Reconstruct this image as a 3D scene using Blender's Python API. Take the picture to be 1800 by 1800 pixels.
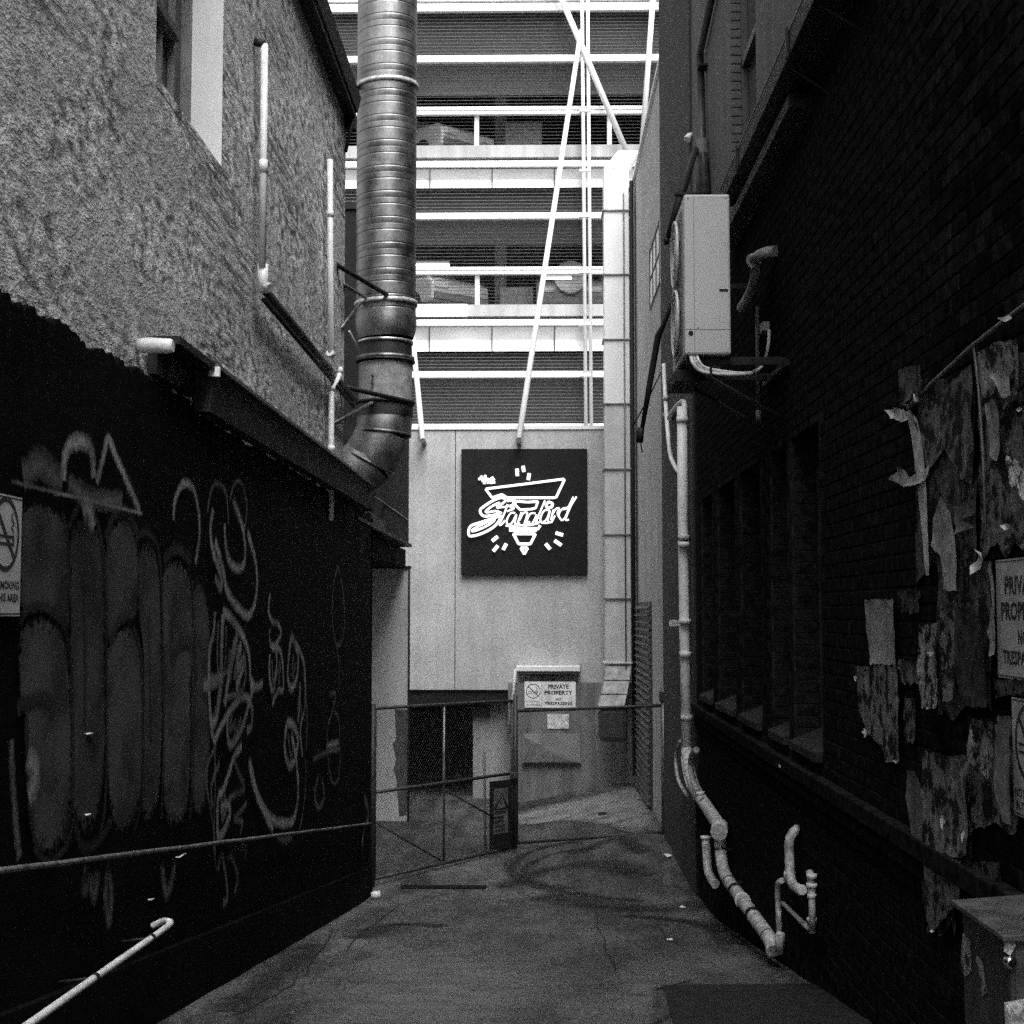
import bpy, bmesh, math, random
from mathutils import Vector, Matrix, Euler, noise as mnoise
from mathutils.geometry import delaunay_2d_cdt
R = math.radians
random.seed(7)
scene = bpy.context.scene
for o in list(bpy.data.objects):
    bpy.data.objects.remove(o)

# ------------------------------------------------------------------ camera
EYE = 3.68                      # eye height above the level yard at the foot of the alley
F = 2571.0                      # focal length in pixels of the 1800 px frame
cam_d = bpy.data.cameras.new('camera')
cam_d.sensor_width = 36.0
cam_d.lens = 36.0 * F / 1800.0
cam_d.clip_start = 0.1
cam_d.clip_end = 2000
cam = bpy.data.objects.new('camera', cam_d)
scene.collection.objects.link(cam)
cam.location = (0, 0, EYE)
cam.rotation_euler = (R(90) + math.atan(175 / F), 0, math.atan(45 / F))
scene.camera = cam
CM = cam.rotation_euler.to_matrix()

# ------------------------------------------------------------------ sky, sun, exposure
SUN_FROM = Vector((0.17, -0.50, 0.85)).normalized()
world = bpy.data.worlds.new('World')
scene.world = world
world.use_nodes = True
wn, wl = world.node_tree.nodes, world.node_tree.links
wn.clear()
sky = wn.new('ShaderNodeTexSky')
sky.sky_type = 'NISHITA'
sky.sun_disc = False
sky.sun_elevation = math.asin(SUN_FROM.z)
sky.sun_rotation = math.atan2(SUN_FROM.x, SUN_FROM.y)
sky.dust_density = 4.0
bw = wn.new('ShaderNodeRGBToBW')
bg = wn.new('ShaderNodeBackground')
bg.inputs['Strength'].default_value = 0.13
wo = wn.new('ShaderNodeOutputWorld')
wl.new(sky.outputs[0], bw.inputs[0]); wl.new(bw.outputs[0], bg.inputs[0]); wl.new(bg.outputs[0], wo.inputs[0])
sun_d = bpy.data.lights.new('sun', 'SUN')
sun_d.energy = 0.85
sun_d.angle = R(40)
sun_d.color = (1, 1, 1)
sun = bpy.data.objects.new('sun', sun_d)
scene.collection.objects.link(sun)
sun.location = (8, -12, 30)
sun.rotation_euler = SUN_FROM.to_track_quat('Z', 'Y').to_euler()
vs = scene.view_settings
vs.view_transform = 'Standard'
vs.look = 'None'
vs.gamma = 1.0
vs.exposure = 1.5
vs.use_curve_mapping = False

scene.cycles.use_denoising = False      # leave the renderer's own fine luminance grain, as on fast film
scene.cycles.sample_clamp_indirect = 3.0
scene.cycles.use_adaptive_sampling = True
scene.cycles.adaptive_threshold = 0.03
scene.cycles.max_bounces = 4
scene.cycles.diffuse_bounces = 3
scene.cycles.transparent_max_bounces = 24

# ------------------------------------------------------------------ helpers: points
def ray(px, py):
    return CM @ Vector(((px - 900) / F, (900 - py) / F, -1))
EV = Vector((0, 0, EYE))
def pX(px, py, X):
    d = ray(px, py); return EV + d * (X / d.x)
def pY(px, py, Y):
    d = ray(px, py); return EV + d * (Y / d.y)
def sm(t):
    t = max(0.0, min(1.0, t)); return t * t * (3 - 2 * t)
def gz(x, y):
    yy = max(-2.0, y)
    s = 2.448 - 0.128 * yy
    z = 0.5 * (s + math.sqrt(s * s + 0.01))
    z += 0.40 * sm((x + 0.7) / 2.6) * sm((y - 15) / 6)
    return z

# ------------------------------------------------------------------ helpers: materials
MATS = {}
def ramp2(nt, src, p0, c0, p1, c1):
    r = nt.nodes.new('ShaderNodeValToRGB')
    e = r.color_ramp.elements
    e[0].position = p0; e[0].color = (c0, c0, c0, 1)
    e[1].position = p1; e[1].color = (c1, c1, c1, 1)
    nt.links.new(src, r.inputs[0]); return r.outputs[0]
def mat(name, base, rough=0.7, metal=0.0, nscale=6.0, namt=0.25, fine=60.0, famt=0.15, bump=0.0, bdist=0.01,
        stretch=(1, 1, 1), emit=0.0, spec=0.5, rvar=0.1, streak=0.0):
    """plain grey surface: large and small tonal variation in world space, grain, fine relief"""
    if name in MATS: return MATS[name]
    m = bpy.data.materials.new(name); m.use_nodes = True
    nt = m.node_tree; b = nt.nodes['Principled BSDF']; L = nt.links.new
    geo = nt.nodes.new('ShaderNodeNewGeometry')
    mp = nt.nodes.new('ShaderNodeMapping'); mp.inputs['Scale'].default_value = stretch
    L(geo.outputs['Position'], mp.inputs[0])
    n1 = nt.nodes.new('ShaderNodeTexNoise'); n1.inputs['Scale'].default_value = nscale; n1.inputs['Detail'].default_value = 4
    n2 = nt.nodes.new('ShaderNodeTexNoise'); n2.inputs['Scale'].default_value = fine; n2.inputs['Detail'].default_value = 2
    L(mp.outputs[0], n1.inputs[0]); L(mp.outputs[0], n2.inputs[0])
    a = ramp2(nt, n1.outputs[0], 0.3, 1 - namt, 0.7, 1 + namt)
    c = ramp2(nt, n2.outputs[0], 0.3, 1 - famt, 0.7, 1 + famt)
    mul = nt.nodes.new('ShaderNodeMath'); mul.operation = 'MULTIPLY'; L(a, mul.inputs[0]); L(c, mul.inputs[1])
    out = mul.outputs[0]
    if streak:
        mp2 = nt.nodes.new('ShaderNodeMapping'); mp2.inputs['Scale'].default_value = (5, 5, 0.35)
        L(geo.outputs['Position'], mp2.inputs[0])
        n3 = nt.nodes.new('ShaderNodeTexNoise'); n3.inputs['Scale'].default_value = 1.0; n3.inputs['Detail'].default_value = 5
        L(mp2.outputs[0], n3.inputs[0])
        s = ramp2(nt, n3.outputs[0], 0.38, 1 - streak, 0.62, 1.0)
        m3 = nt.nodes.new('ShaderNodeMath'); m3.operation = 'MULTIPLY'; L(out, m3.inputs[0]); L(s, m3.inputs[1]); out = m3.outputs[0]
    m2 = nt.nodes.new('ShaderNodeMath'); m2.operation = 'MULTIPLY'; m2.inputs[1].default_value = base; m2.use_clamp = True
    L(out, m2.inputs[0]); L(m2.outputs[0], b.inputs['Base Color'])
    b.inputs['Metallic'].default_value = metal
    b.inputs['Specular IOR Level'].default_value = spec
    rr = ramp2(nt, n1.outputs[0], 0.3, max(0.02, rough - rvar), 0.7, min(1, rough + rvar)); L(rr, b.inputs['Roughness'])
    if bump:
        bp = nt.nodes.new('ShaderNodeBump'); bp.inputs['Strength'].default_value = bump; bp.inputs['Distance'].default_value = bdist
        ad = nt.nodes.new('ShaderNodeMath'); ad.operation = 'ADD'; L(n1.outputs[0], ad.inputs[0]); L(n2.outputs[0], ad.inputs[1])
        L(ad.outputs[0], bp.inputs['Height']); L(bp.outputs[0], b.inputs['Normal'])
    if emit:
        b.inputs['Emission Color'].default_value = (1, 1, 1, 1); b.inputs['Emission Strength'].default_value = emit
    MATS[name] = m; return m

def mat_plaster():
    m = bpy.data.materials.new('rough_plaster'); m.use_nodes = True
    nt = m.node_tree; b = nt.nodes['Principled BSDF']; L = nt.links.new
    geo = nt.nodes.new('ShaderNodeNewGeometry')
    def tex(kind, sc, scale, det=5):
        mp = nt.nodes.new('ShaderNodeMapping'); mp.inputs['Scale'].default_value = sc; L(geo.outputs['Position'], mp.inputs[0])
        n = nt.nodes.new(kind); n.inputs['Scale'].default_value = scale
        if 'Detail' in n.inputs: n.inputs['Detail'].default_value = det
        L(mp.outputs[0], n.inputs[0]); return n
    def math2(op, x, y):
        n = nt.nodes.new('ShaderNodeMath'); n.operation = op
        for i, v in enumerate((x, y)):
            if isinstance(v, (int, float)): n.inputs[i].default_value = v
            else: L(v, n.inputs[i])
        return n.outputs[0]
    def mix(f, x, y):
        n = nt.nodes.new('ShaderNodeMixRGB'); L(f, n.inputs[0])
        for i, v in ((1, x), (2, y)):
            if isinstance(v, (int, float)): n.inputs[i].default_value = (v, v, v, 1)
            else: L(v, n.inputs[i])
        return n.outputs[0]
    big = tex('ShaderNodeTexNoise', (1, .5, 1), 1.3, 4)
    rough = tex('ShaderNodeTexNoise', (1, .5, 1), 2.1, 4)
    blot = tex('ShaderNodeTexNoise', (1, .5, 1.0), 13, 7); blot.inputs['Roughness'].default_value = .6
    grain = tex('ShaderNodeTexNoise', (1, .5, 1), 80, 4)
    pits = tex('ShaderNodeTexVoronoi', (1, .5, 1.0), 9); pits.inputs['Randomness'].default_value = 1.0
    flick = tex('ShaderNodeTexVoronoi', (1, .40, 1.2), 13)
    comb = tex('ShaderNodeTexNoise', (1, 0.06, 1.0), 34, 2)
    cmask = tex('ShaderNodeTexNoise', (1, .5, 1), 0.9, 2)
    v = ramp2(nt, big.outputs[0], .3, .82, .7, 1.18)
    rm = ramp2(nt, rough.outputs[0], .42, 0, .54, 1)                       # where the coat was left rough
    v = math2('MULTIPLY', v, mix(rm, ramp2(nt, blot.outputs[0], .34, .80, .66, 1.18), ramp2(nt, blot.outputs[0], .37, .30, .60, 1.6)))
    sepc = nt.nodes.new('ShaderNodeSeparateColor'); L(pits.outputs['Color'], sepc.inputs[0])
    some = ramp2(nt, sepc.outputs[0], .42, 0, .50, 1)                      # only some cells hold a pit
    v = math2('MULTIPLY', v, mix(math2('MULTIPLY', some, rm), 1.0, ramp2(nt, pits.outputs['Distance'], .10, .18, .30, 1.0)))
    sepd = nt.nodes.new('ShaderNodeSeparateColor'); L(flick.outputs['Color'], sepd.inputs[0])
    v = math2('MULTIPLY', v, mix(math2('MULTIPLY', ramp2(nt, sepd.outputs[1], .62, 0, .70, 1), rm), 1.0, ramp2(nt, flick.outputs['Distance'], .10, 1.9, .24, 1.0)))
    v = math2('MULTIPLY', v, mix(ramp2(nt, cmask.outputs[0], .52, 0, .6, 1), 1.0, ramp2(nt, comb.outputs[0], .42, .40, .54, 1.08)))
    v = math2('MULTIPLY', v, ramp2(nt, grain.outputs[0], .32, .55, .68, 1.45))
    v = math2('MULTIPLY', v, 0.46)
    L(v, b.inputs['Base Color']); b.inputs['Roughness'].default_value = .9; b.inputs['Specular IOR Level'].default_value = .2
    bp = nt.nodes.new('ShaderNodeBump'); bp.inputs['Strength'].default_value = .9; bp.inputs['Distance'].default_value = .03
    L(math2('ADD', math2('ADD', blot.outputs[0], math2('MULTIPLY', grain.outputs[0], .35)), ramp2(nt, pits.outputs['Distance'], .05, 0, .3, .6)), bp.inputs['Height'])
    L(bp.outputs[0], b.inputs['Normal'])
    return m

def mat_spray(name, base, soft=0.55, opac=0.9):
    """spray paint on a stroke: opaque core, ragged misted edges (uv.y runs across the stroke)"""
    if name in MATS: return MATS[name]
    m = bpy.data.materials.new(name); m.use_nodes = True
    nt = m.node_tree; b = nt.nodes['Principled BSDF']; L = nt.links.new
    b.inputs['Base Color'].default_value = (base, base, base, 1); b.inputs['Roughness'].default_value = .75
    uv = nt.nodes.new('ShaderNodeUVMap')
    sep = nt.nodes.new('ShaderNodeSeparateXYZ'); L(uv.outputs[0], sep.inputs[0])
    ab = nt.nodes.new('ShaderNodeMath'); ab.operation = 'ABSOLUTE'; L(sep.outputs[1], ab.inputs[0])
    geo = nt.nodes.new('ShaderNodeNewGeometry')
    n = nt.nodes.new('ShaderNodeTexNoise'); n.inputs['Scale'].default_value = 28; n.inputs['Detail'].default_value = 6
    L(geo.outputs['Position'], n.inputs[0])
    n2 = nt.nodes.new('ShaderNodeTexNoise'); n2.inputs['Scale'].default_value = 3; L(geo.outputs['Position'], n2.inputs[0])
    ad = nt.nodes.new('ShaderNodeMath'); ad.operation = 'ADD'; L(ab.outputs[0], ad.inputs[0])
    no = ramp2(nt, n.outputs[0], .25, -.35, .75, .35)
    no2 = nt.nodes.new('ShaderNodeMath'); no2.operation = 'MULTIPLY_ADD'; L(n.outputs[0], no2.inputs[0]); no2.inputs[1].default_value = 1.6; no2.inputs[2].default_value = -.8
    L(no2.outputs[0], ad.inputs[1])
    al = ramp2(nt, ad.outputs[0], 1 - soft, opac, 1.0, 0.0)
    ml = nt.nodes.new('ShaderNodeMath'); ml.operation = 'MULTIPLY'; L(al, ml.inputs[0]); L(ramp2(nt, n2.outputs[0], .3, .45, .6, 1), ml.inputs[1])
    # fully transparent on the stroke's border whatever the noise does
    bd = ramp2(nt, ab.outputs[0], .8, 1, 1.0, 0)
    m3 = nt.nodes.new('ShaderNodeMath'); m3.operation = 'MULTIPLY'; L(ml.outputs[0], m3.inputs[0]); L(bd, m3.inputs[1])
    L(m3.outputs[0], b.inputs['Alpha'])
    MATS[name] = m; return m

def mat_poster(name, lo, hi, seed, scale=9.0):
    """weathered paste-up: dark print, scuffed mid tones, bare paper where a layer has torn"""
    if name in MATS: return MATS[name]
    m = bpy.data.materials.new(name); m.use_nodes = True
    nt = m.node_tree; b = nt.nodes['Principled BSDF']; L = nt.links.new
    geo = nt.nodes.new('ShaderNodeNewGeometry')
    def tx(sc, scale, det, rg=.6):
        mp = nt.nodes.new('ShaderNodeMapping'); mp.inputs['Location'].default_value = (seed * 3.1, seed * 1.7, seed); mp.inputs['Scale'].default_value = sc
        L(geo.outputs['Position'], mp.inputs[0])
        n = nt.nodes.new('ShaderNodeTexNoise'); n.inputs['Scale'].default_value = scale; n.inputs['Detail'].default_value = det; n.inputs['Roughness'].default_value = rg
        L(mp.outputs[0], n.inputs[0]); return n.outputs[0]
    n = tx((1, .5, .6), scale * 1.5, 8, .7)
    lo *= .5; hi *= 1.5
    r = nt.nodes.new('ShaderNodeValToRGB'); cr = r.color_ramp
    while len(cr.elements) < 6: cr.elements.new(.5)
    for e, (p, c) in zip(cr.elements, ((.40, lo), (.47, lo * 1.8), (.49, hi * .62), (.535, hi * .8), (.55, hi * 1.25), (.62, hi * .45))):
        e.position = p; e.color = (c, c, c, 1)
    L(n, r.inputs[0])
    s = ramp2(nt, tx((1, .7, .35), 30, 3), .4, .7, .62, 1.2)
    g = ramp2(nt, tx((1, .7, 1), 130, 2), .3, .6, .7, 1.4)
    m1 = nt.nodes.new('ShaderNodeMath'); m1.operation = 'MULTIPLY'; L(s, m1.inputs[0]); L(g, m1.inputs[1])
    m2 = nt.nodes.new('ShaderNodeMath'); m2.operation = 'MULTIPLY'; L(r.outputs[0], m2.inputs[0]); L(m1.outputs[0], m2.inputs[1])
    L(m2.outputs[0], b.inputs['Base Color'])
    b.inputs['Roughness'].default_value = .8; b.inputs['Specular IOR Level'].default_value = .2
    bp = nt.nodes.new('ShaderNodeBump'); bp.inputs['Strength'].default_value = .8; bp.inputs['Distance'].default_value = .01
    L(n, bp.inputs['Height']); L(bp.outputs[0], b.inputs['Normal'])
    MATS[name] = m; return m

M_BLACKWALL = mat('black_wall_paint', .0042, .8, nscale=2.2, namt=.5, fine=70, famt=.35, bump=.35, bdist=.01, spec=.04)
M_PLASTER = mat_plaster()
M_DARKBLOCK = mat('dark_render', .022, .85, nscale=3, namt=.35, fine=45, famt=.45, bump=.4, bdist=.012, spec=.15)
M_CONC = mat('pale_concrete_panel', .47, .85, nscale=1.3, namt=.12, fine=34, famt=.28, bump=.15, bdist=.004, streak=.12)
M_PALE = mat('pale_render', .42, .85, nscale=1.2, namt=.12, fine=34, famt=.2, bump=.3, bdist=.006, streak=.15)
M_WHITE = mat('white_paint', .85, .5, nscale=3, namt=.04, fine=40, famt=.03)
M_WHITEPIPE = mat('white_plastic_pipe', .72, .4, nscale=9, namt=.12, fine=80, famt=.12)
M_WORNPIPE = mat('worn_plastic_pipe', .46, .55, nscale=22, namt=.55, fine=90, famt=.25)
M_DARKSTEEL = mat('dark_steel', .014, .6, metal=.0, nscale=12, namt=.4, spec=.25)
M_CHANNEL = mat('weathered_channel', .03, .7, nscale=6, namt=.35, fine=60, famt=.3, streak=.3, spec=.2)
M_GALV = mat('galvanised_duct', .30, .47, metal=1.0, nscale=5, namt=.3, fine=50, famt=.22, streak=.25, rvar=.08)
M_GALVDULL = mat('dull_galvanised_steel', .22, .5, metal=.9, nscale=9, namt=.4, fine=60, famt=.3, streak=.3)
M_GASKET = mat('black_gasket', .02, .6)
M_AC = mat('ac_casing_paint', .50, .5, nscale=3, namt=.06, fine=90, famt=.12)
M_ACDARK = mat('ac_grille_plastic', .10, .45)
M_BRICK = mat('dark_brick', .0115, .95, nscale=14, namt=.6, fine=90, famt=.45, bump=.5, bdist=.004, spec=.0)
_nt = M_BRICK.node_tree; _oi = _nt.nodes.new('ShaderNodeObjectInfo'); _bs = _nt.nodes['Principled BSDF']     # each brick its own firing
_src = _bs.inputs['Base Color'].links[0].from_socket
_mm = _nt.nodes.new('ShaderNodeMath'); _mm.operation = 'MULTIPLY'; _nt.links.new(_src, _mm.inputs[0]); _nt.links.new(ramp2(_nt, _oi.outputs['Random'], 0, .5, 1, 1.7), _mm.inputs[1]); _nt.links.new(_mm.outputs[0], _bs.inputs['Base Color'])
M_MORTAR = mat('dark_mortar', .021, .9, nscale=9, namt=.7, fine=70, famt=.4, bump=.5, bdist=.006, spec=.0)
M_RENDERDARK = mat('grey_render', .085, .85, nscale=2.0, namt=.25, fine=60, famt=.25, bump=.3, bdist=.006, streak=.3)
M_RUST = mat('rusty_pipe', .10, .6, nscale=22, namt=.75, fine=90, famt=.3, bump=.4, bdist=.003)
M_GLASS = mat('dark_glass', .03, .08, nscale=2, namt=.1)
M_FRAMEDARK = mat('dark_frame', .05, .55)
M_FRAMEPALE = mat('pale_sash', .16, .6)
M_BLACK = mat('black_board', .012, .6, nscale=5, namt=.15, fine=60, famt=.3, spec=.2)
M_NEON = mat('white_neon_tube', .85, .35, emit=.55, namt=.02, famt=.02)
M_SIGNW = mat('sign_white', .46, .5, nscale=7, namt=.12, fine=60, famt=.1)
M_SIGNK = mat('sign_black_print', .025, .6)
M_MESH = mat('fence_wire', .04, .6, metal=.0)
M_GATE = mat('gate_steel', .035, .55, nscale=25, namt=.5)
M_INT = mat('car_park_concrete', .42, .9, nscale=1.5, namt=.2)
M_SLAT = mat('louvre_steel', .10, .7, nscale=1.0, namt=.25)
M_BACK = mat('car_park_backing', .30, .85, nscale=.8, namt=.3)
M_TUBE = mat('fluorescent_tube', .8, .4, emit=2.0, namt=.01, famt=.01)
M_LITTER = mat('litter_paper', .7, .7)
M_CARPAINT = mat('car_paint_silver', .7, .3, metal=.2, namt=.03)
M_CARDARK = mat('car_paint_grey', .18, .25, metal=.3, namt=.03)
M_TYRE = mat('tyre_rubber', .02, .85)
M_RUBBLE = mat('broken_masonry', .13, .9, nscale=18, namt=.6, fine=70, famt=.4, bump=.7, bdist=.02)
M_CABLE = mat('insulated_pipe_wrap', .62, .5, nscale=20, namt=.15)
M_BOX = mat('cabinet_steel', .05, .6, nscale=7, namt=.5, fine=50, famt=.3, bump=.2, streak=.3)

# ------------------------------------------------------------------ helpers: meshes and objects
COL = scene.collection
ORG = {}
class MB:
    def __init__(s): s.v = []; s.f = []; s.sm = []; s.uv = {}
    def poly(s, pts, smooth=False):
        i = len(s.v); s.v += [Vector(p) for p in pts]; s.f.append(tuple(range(i, i + len(pts)))); s.sm.append(smooth); return s
    def box(s, x0, x1, y0, y1, z0, z1):
        i = len(s.v)
        s.v += [Vector(p) for p in ((x0,y0,z0),(x1,y0,z0),(x1,y1,z0),(x0,y1,z0),(x0,y0,z1),(x1,y0,z1),(x1,y1,z1),(x0,y1,z1))]
        for q in ((0,3,2,1),(4,5,6,7),(0,1,5,4),(1,2,6,5),(2,3,7,6),(3,0,4,7)):
            s.f.append(tuple(i + k for k in q)); s.sm.append(False)
        return s
    def frustum(s, base, top):
        """two quads (lists of 4 points), joined by sides"""
        i = len(s.v); n = len(base); s.v += [Vector(p) for p in base] + [Vector(p) for p in top]
        s.f.append(tuple(i + k for k in reversed(range(n)))); s.f.append(tuple(i + n + k for k in range(n))); s.sm += [False, False]
        for k in range(n):
            s.f.append((i + k, i + (k + 1) % n, i + n + (k + 1) % n, i + n + k)); s.sm.append(False)
        return s
    def tube(s, pts, r, n=10, caps=True, smooth=True, closed=False):
        pts = [Vector(p) for p in pts]; m = len(pts)
        rs = r if isinstance(r, (list, tuple)) else [r] * m
        i0 = len(s.v); prev = None
        for k in range(m):
            if closed: t = pts[(k + 1) % m] - pts[k - 1]
            else: t = pts[min(k + 1, m - 1)] - pts[max(k - 1, 0)]
            if t.length < 1e-9: t = Vector((0, 0, 1))
            t.normalize()
            if prev is None:
                up = Vector((0, 0, 1)) if abs(t.z) < .9 else Vector((1, 0, 0))
                a = t.cross(up).normalized()
            else:
                a = prev - t * prev.dot(t)
                a = a.normalized() if a.length > 1e-6 else t.orthogonal().normalized()
            prev = a; b = t.cross(a)
            for j in range(n):
                q = 2 * math.pi * j / n
                s.v.append(pts[k] + (a * math.cos(q) + b * math.sin(q)) * rs[k])
        for k in range(m if closed else m - 1):
            k2 = (k + 1) % m
            for j in range(n):
                j2 = (j + 1) % n
                s.f.append((i0 + k * n + j, i0 + k * n + j2, i0 + k2 * n + j2, i0 + k2 * n + j)); s.sm.append(smooth)
        if caps and not closed:
            s.f.append(tuple(i0 + j for j in reversed(range(n)))); s.f.append(tuple(i0 + (m - 1) * n + j for j in range(n))); s.sm += [False, False]
        return s
    def build(s, name, m, parent=None, bevel=0.0, at=None):
        me = bpy.data.meshes.new(name)
        if parent is not None: org = ORG[parent]
        elif at is not None: org = Vector(at)
        else:
            lo = [min(v[k] for v in s.v) for k in range(3)]; hi = [max(v[k] for v in s.v) for k in range(3)]
            org = Vector(((lo[0] + hi[0]) / 2, (lo[1] + hi[1]) / 2, lo[2]))
        me.from_pydata([tuple(v - org) for v in s.v], [], s.f)
        me.polygons.foreach_set('use_smooth', s.sm)
        if s.uv:
            u = me.uv_layers.new(name='UVMap')
            for lp in me.loops:
                if lp.vertex_index in s.uv: u.data[lp.index].uv = s.uv[lp.vertex_index]
        me.materials.append(m)
        bm = bmesh.new(); bm.from_mesh(me); bmesh.ops.recalc_face_normals(bm, faces=bm.faces); bm.to_mesh(me); bm.free()
        o = bpy.data.objects.new(name, me); COL.objects.link(o)
        if parent is not None:
            o.parent = parent; ORG[o] = org
        else:
            o.location = org; ORG[o] = org
        if bevel:
            md = o.modifiers.new('bevel', 'BEVEL'); md.width = bevel; md.segments = 2; md.limit_method = 'ANGLE'; md.angle_limit = R(40)
        return o
def thing(name, label, cat, loc, group=None):
    o = bpy.data.objects.new(name, None); COL.objects.link(o)
    o.empty_display_size = .2; o.location = loc; ORG[o] = Vector(loc)
    o['label'] = label; o['category'] = cat
    if group: o['group'] = group
    return o
def tag(o, label, cat, group=None):
    o['label'] = label; o['category'] = cat
    if group: o['group'] = group
    return o
def struct(o):
    o['kind'] = 'structure'; return o
def stuff(o):
    o['kind'] = 'stuff'; return o
def smooth_path(pts, n=6, closed=False):
    pts = [Vector(p) for p in pts]; out = []; m = len(pts)
    for i in range(m if closed else m - 1):
        if closed: p0, p1, p2, p3 = pts[i - 1], pts[i], pts[(i + 1) % m], pts[(i + 2) % m]
        else: p0, p1, p2, p3 = pts[max(i - 1, 0)], pts[i], pts[i + 1], pts[min(i + 2, m - 1)]
        for k in range(n):
            t = k / n
            out.append(.5 * ((2 * p1) + (-p0 + p2) * t + (2 * p0 - 5 * p1 + 4 * p2 - p3) * t * t + (-p0 + 3 * p1 - 3 * p2 + p3) * t ** 3))
    if not closed: out.append(pts[-1])
    return out
def nz(*a):
    return mnoise.noise(Vector(a))
FONTC = [0]
def text_part(body, size, o, r, u, n, m, parent, name='lettering', bold=.0, squeeze=1.0, width=None, cap=None):
    """raised print: o = origin (centre of text), r/u/n = right, up, normal unit vectors"""
    c = bpy.data.curves.new('text', 'FONT'); c.body = body; c.size = size; c.align_x = 'CENTER'; c.align_y = 'CENTER'; c.offset = bold; c.resolution_u = 2
    ob = bpy.data.objects.new('text', c)
    COL.objects.link(ob)
    bpy.context.view_layer.update()
    me = bpy.data.meshes.new_from_object(ob)
    bpy.data.objects.remove(ob); bpy.data.curves.remove(c)
    r, u, n = Vector(r), Vector(u), Vector(n); o = Vector(o) - ORG[parent]
    xs_ = [v.co.x for v in me.vertices]; ys_ = [v.co.y for v in me.vertices]
    sy = 1.0
    cy_ = (min(ys_) + max(ys_)) / 2; cx_ = (min(xs_) + max(xs_)) / 2
    if width: squeeze = width / (max(xs_) - min(xs_))
    if cap: sy = cap / (max(ys_) - min(ys_))
    for v in me.vertices:
        v.co = o + r * ((v.co.x - cx_) * squeeze) + u * ((v.co.y - cy_) * sy) + n * .0012
    me.materials.clear(); me.materials.append(m)
    t = bpy.data.objects.new(name, me); COL.objects.link(t); t.parent = parent; ORG[t] = ORG[parent]
    return t

# ================================================================== GROUND
def mat_ground():
    m = bpy.data.materials.new('stained_concrete'); m.use_nodes = True
    nt = m.node_tree; b = nt.nodes['Principled BSDF']; L = nt.links.new
    geo = nt.nodes.new('ShaderNodeNewGeometry')
    def tx(kind, scale, sc=(1, 1, 0), det=6, dist=0):
        mp = nt.nodes.new('ShaderNodeMapping'); mp.inputs['Scale'].default_value = sc; L(geo.outputs['Position'], mp.inputs[0])
        n = nt.nodes.new(kind); n.inputs['Scale'].default_value = scale
        if 'Detail' in n.inputs: n.inputs['Detail'].default_value = det
        if dist: n.inputs['Distortion'].default_value = dist
        L(mp.outputs[0], n.inputs[0]); return n
    def mul(x, y):
        n = nt.nodes.new('ShaderNodeMath'); n.operation = 'MULTIPLY'
        for i, v in enumerate((x, y)):
            if isinstance(v, (int, float)): n.inputs[i].default_value = v
            else: L(v, n.inputs[i])
        return n.outputs[0]
    big = tx('ShaderNodeTexNoise', .8, (1, .25, 0), 5, .3)
    st = tx('ShaderNodeTexNoise', 2.6, (1, .25, 0), 10, .3); st.inputs['Roughness'].default_value = .68
    spot = tx('ShaderNodeTexNoise', 20, (1, .4, 0), det=8); spot.inputs['Roughness'].default_value = .75
    gr = tx('ShaderNodeTexNoise', 90, (1, .5, 0), det=4)
    ck = tx('ShaderNodeTexVoronoi', .42, (1, .6, 0)); ck.feature = 'DISTANCE_TO_EDGE'
    # wander the crack cells
    wob = tx('ShaderNodeTexNoise', 3.5, det=5)
    mixv = nt.nodes.new('ShaderNodeMixRGB'); mixv.blend_type = 'ADD'; mixv.inputs[0].default_value = .35
    mpx = ck.inputs[0].links[0].from_node
    L(mpx.outputs[0], mixv.inputs[1]); L(wob.outputs['Color'], mixv.inputs[2]); L(mixv.outputs[0], ck.inputs[0])
    v = mul(ramp2(nt, big.outputs[0], .35, .5, .65, 1.35), ramp2(nt, st.outputs[0], .38, .42, .58, 1.12))
    v = mul(v, ramp2(nt, spot.outputs[0], .36, .45, .62, 1.3))
    v = mul(v, ramp2(nt, gr.outputs[0], .3, .45, .7, 1.55))
    v = mul(v, ramp2(nt, ck.outputs['Distance'], .001, .45, .007, 1.0))
    v = mul(v, .088)
    L(v, b.inputs['Base Color'])
    L(ramp2(nt, st.outputs[0], .35, .55, .65, .85), b.inputs['Roughness'])
    b.inputs['Specular IOR Level'].default_value = .35
    bp = nt.nodes.new('ShaderNodeBump'); bp.inputs['Strength'].default_value = .5; bp.inputs['Distance'].default_value = .006
    ad = nt.nodes.new('ShaderNodeMath'); ad.operation = 'ADD'; L(spot.outputs[0], ad.inputs[0]); L(gr.outputs[0], ad.inputs[1])
    L(ad.outputs[0], bp.inputs['Height']); L(bp.outputs[0], b.inputs['Normal'])
    return m
M_GROUND = mat_ground()
xs = [-300, -80, -20, -8, -4] + [-3 + .12 * i for i in range(51)] + [4, 8, 20, 80, 300]
ys = [-300, -80, -20, -8] + [-4 + .2 * i for i in range(181)] + [40, 60, 120, 400]
g = MB()
for y in ys:
    for x in xs:
        e = .006 * nz(x * 1.3, y * 1.3, 0) if -4 < x < 4 and 0 < y < 34 else 0
        g.v.append(Vector((x, y, gz(x, y) + e)))
nx = len(xs)
for j in range(len(ys) - 1):
    for i in range(nx - 1):
        g.f.append((j * nx + i, j * nx + i + 1, (j + 1) * nx + i + 1, (j + 1) * nx + i)); g.sm.append(True)
ground = struct(g.build('ground', M_GROUND, at=(0, 0, 0)))

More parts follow.
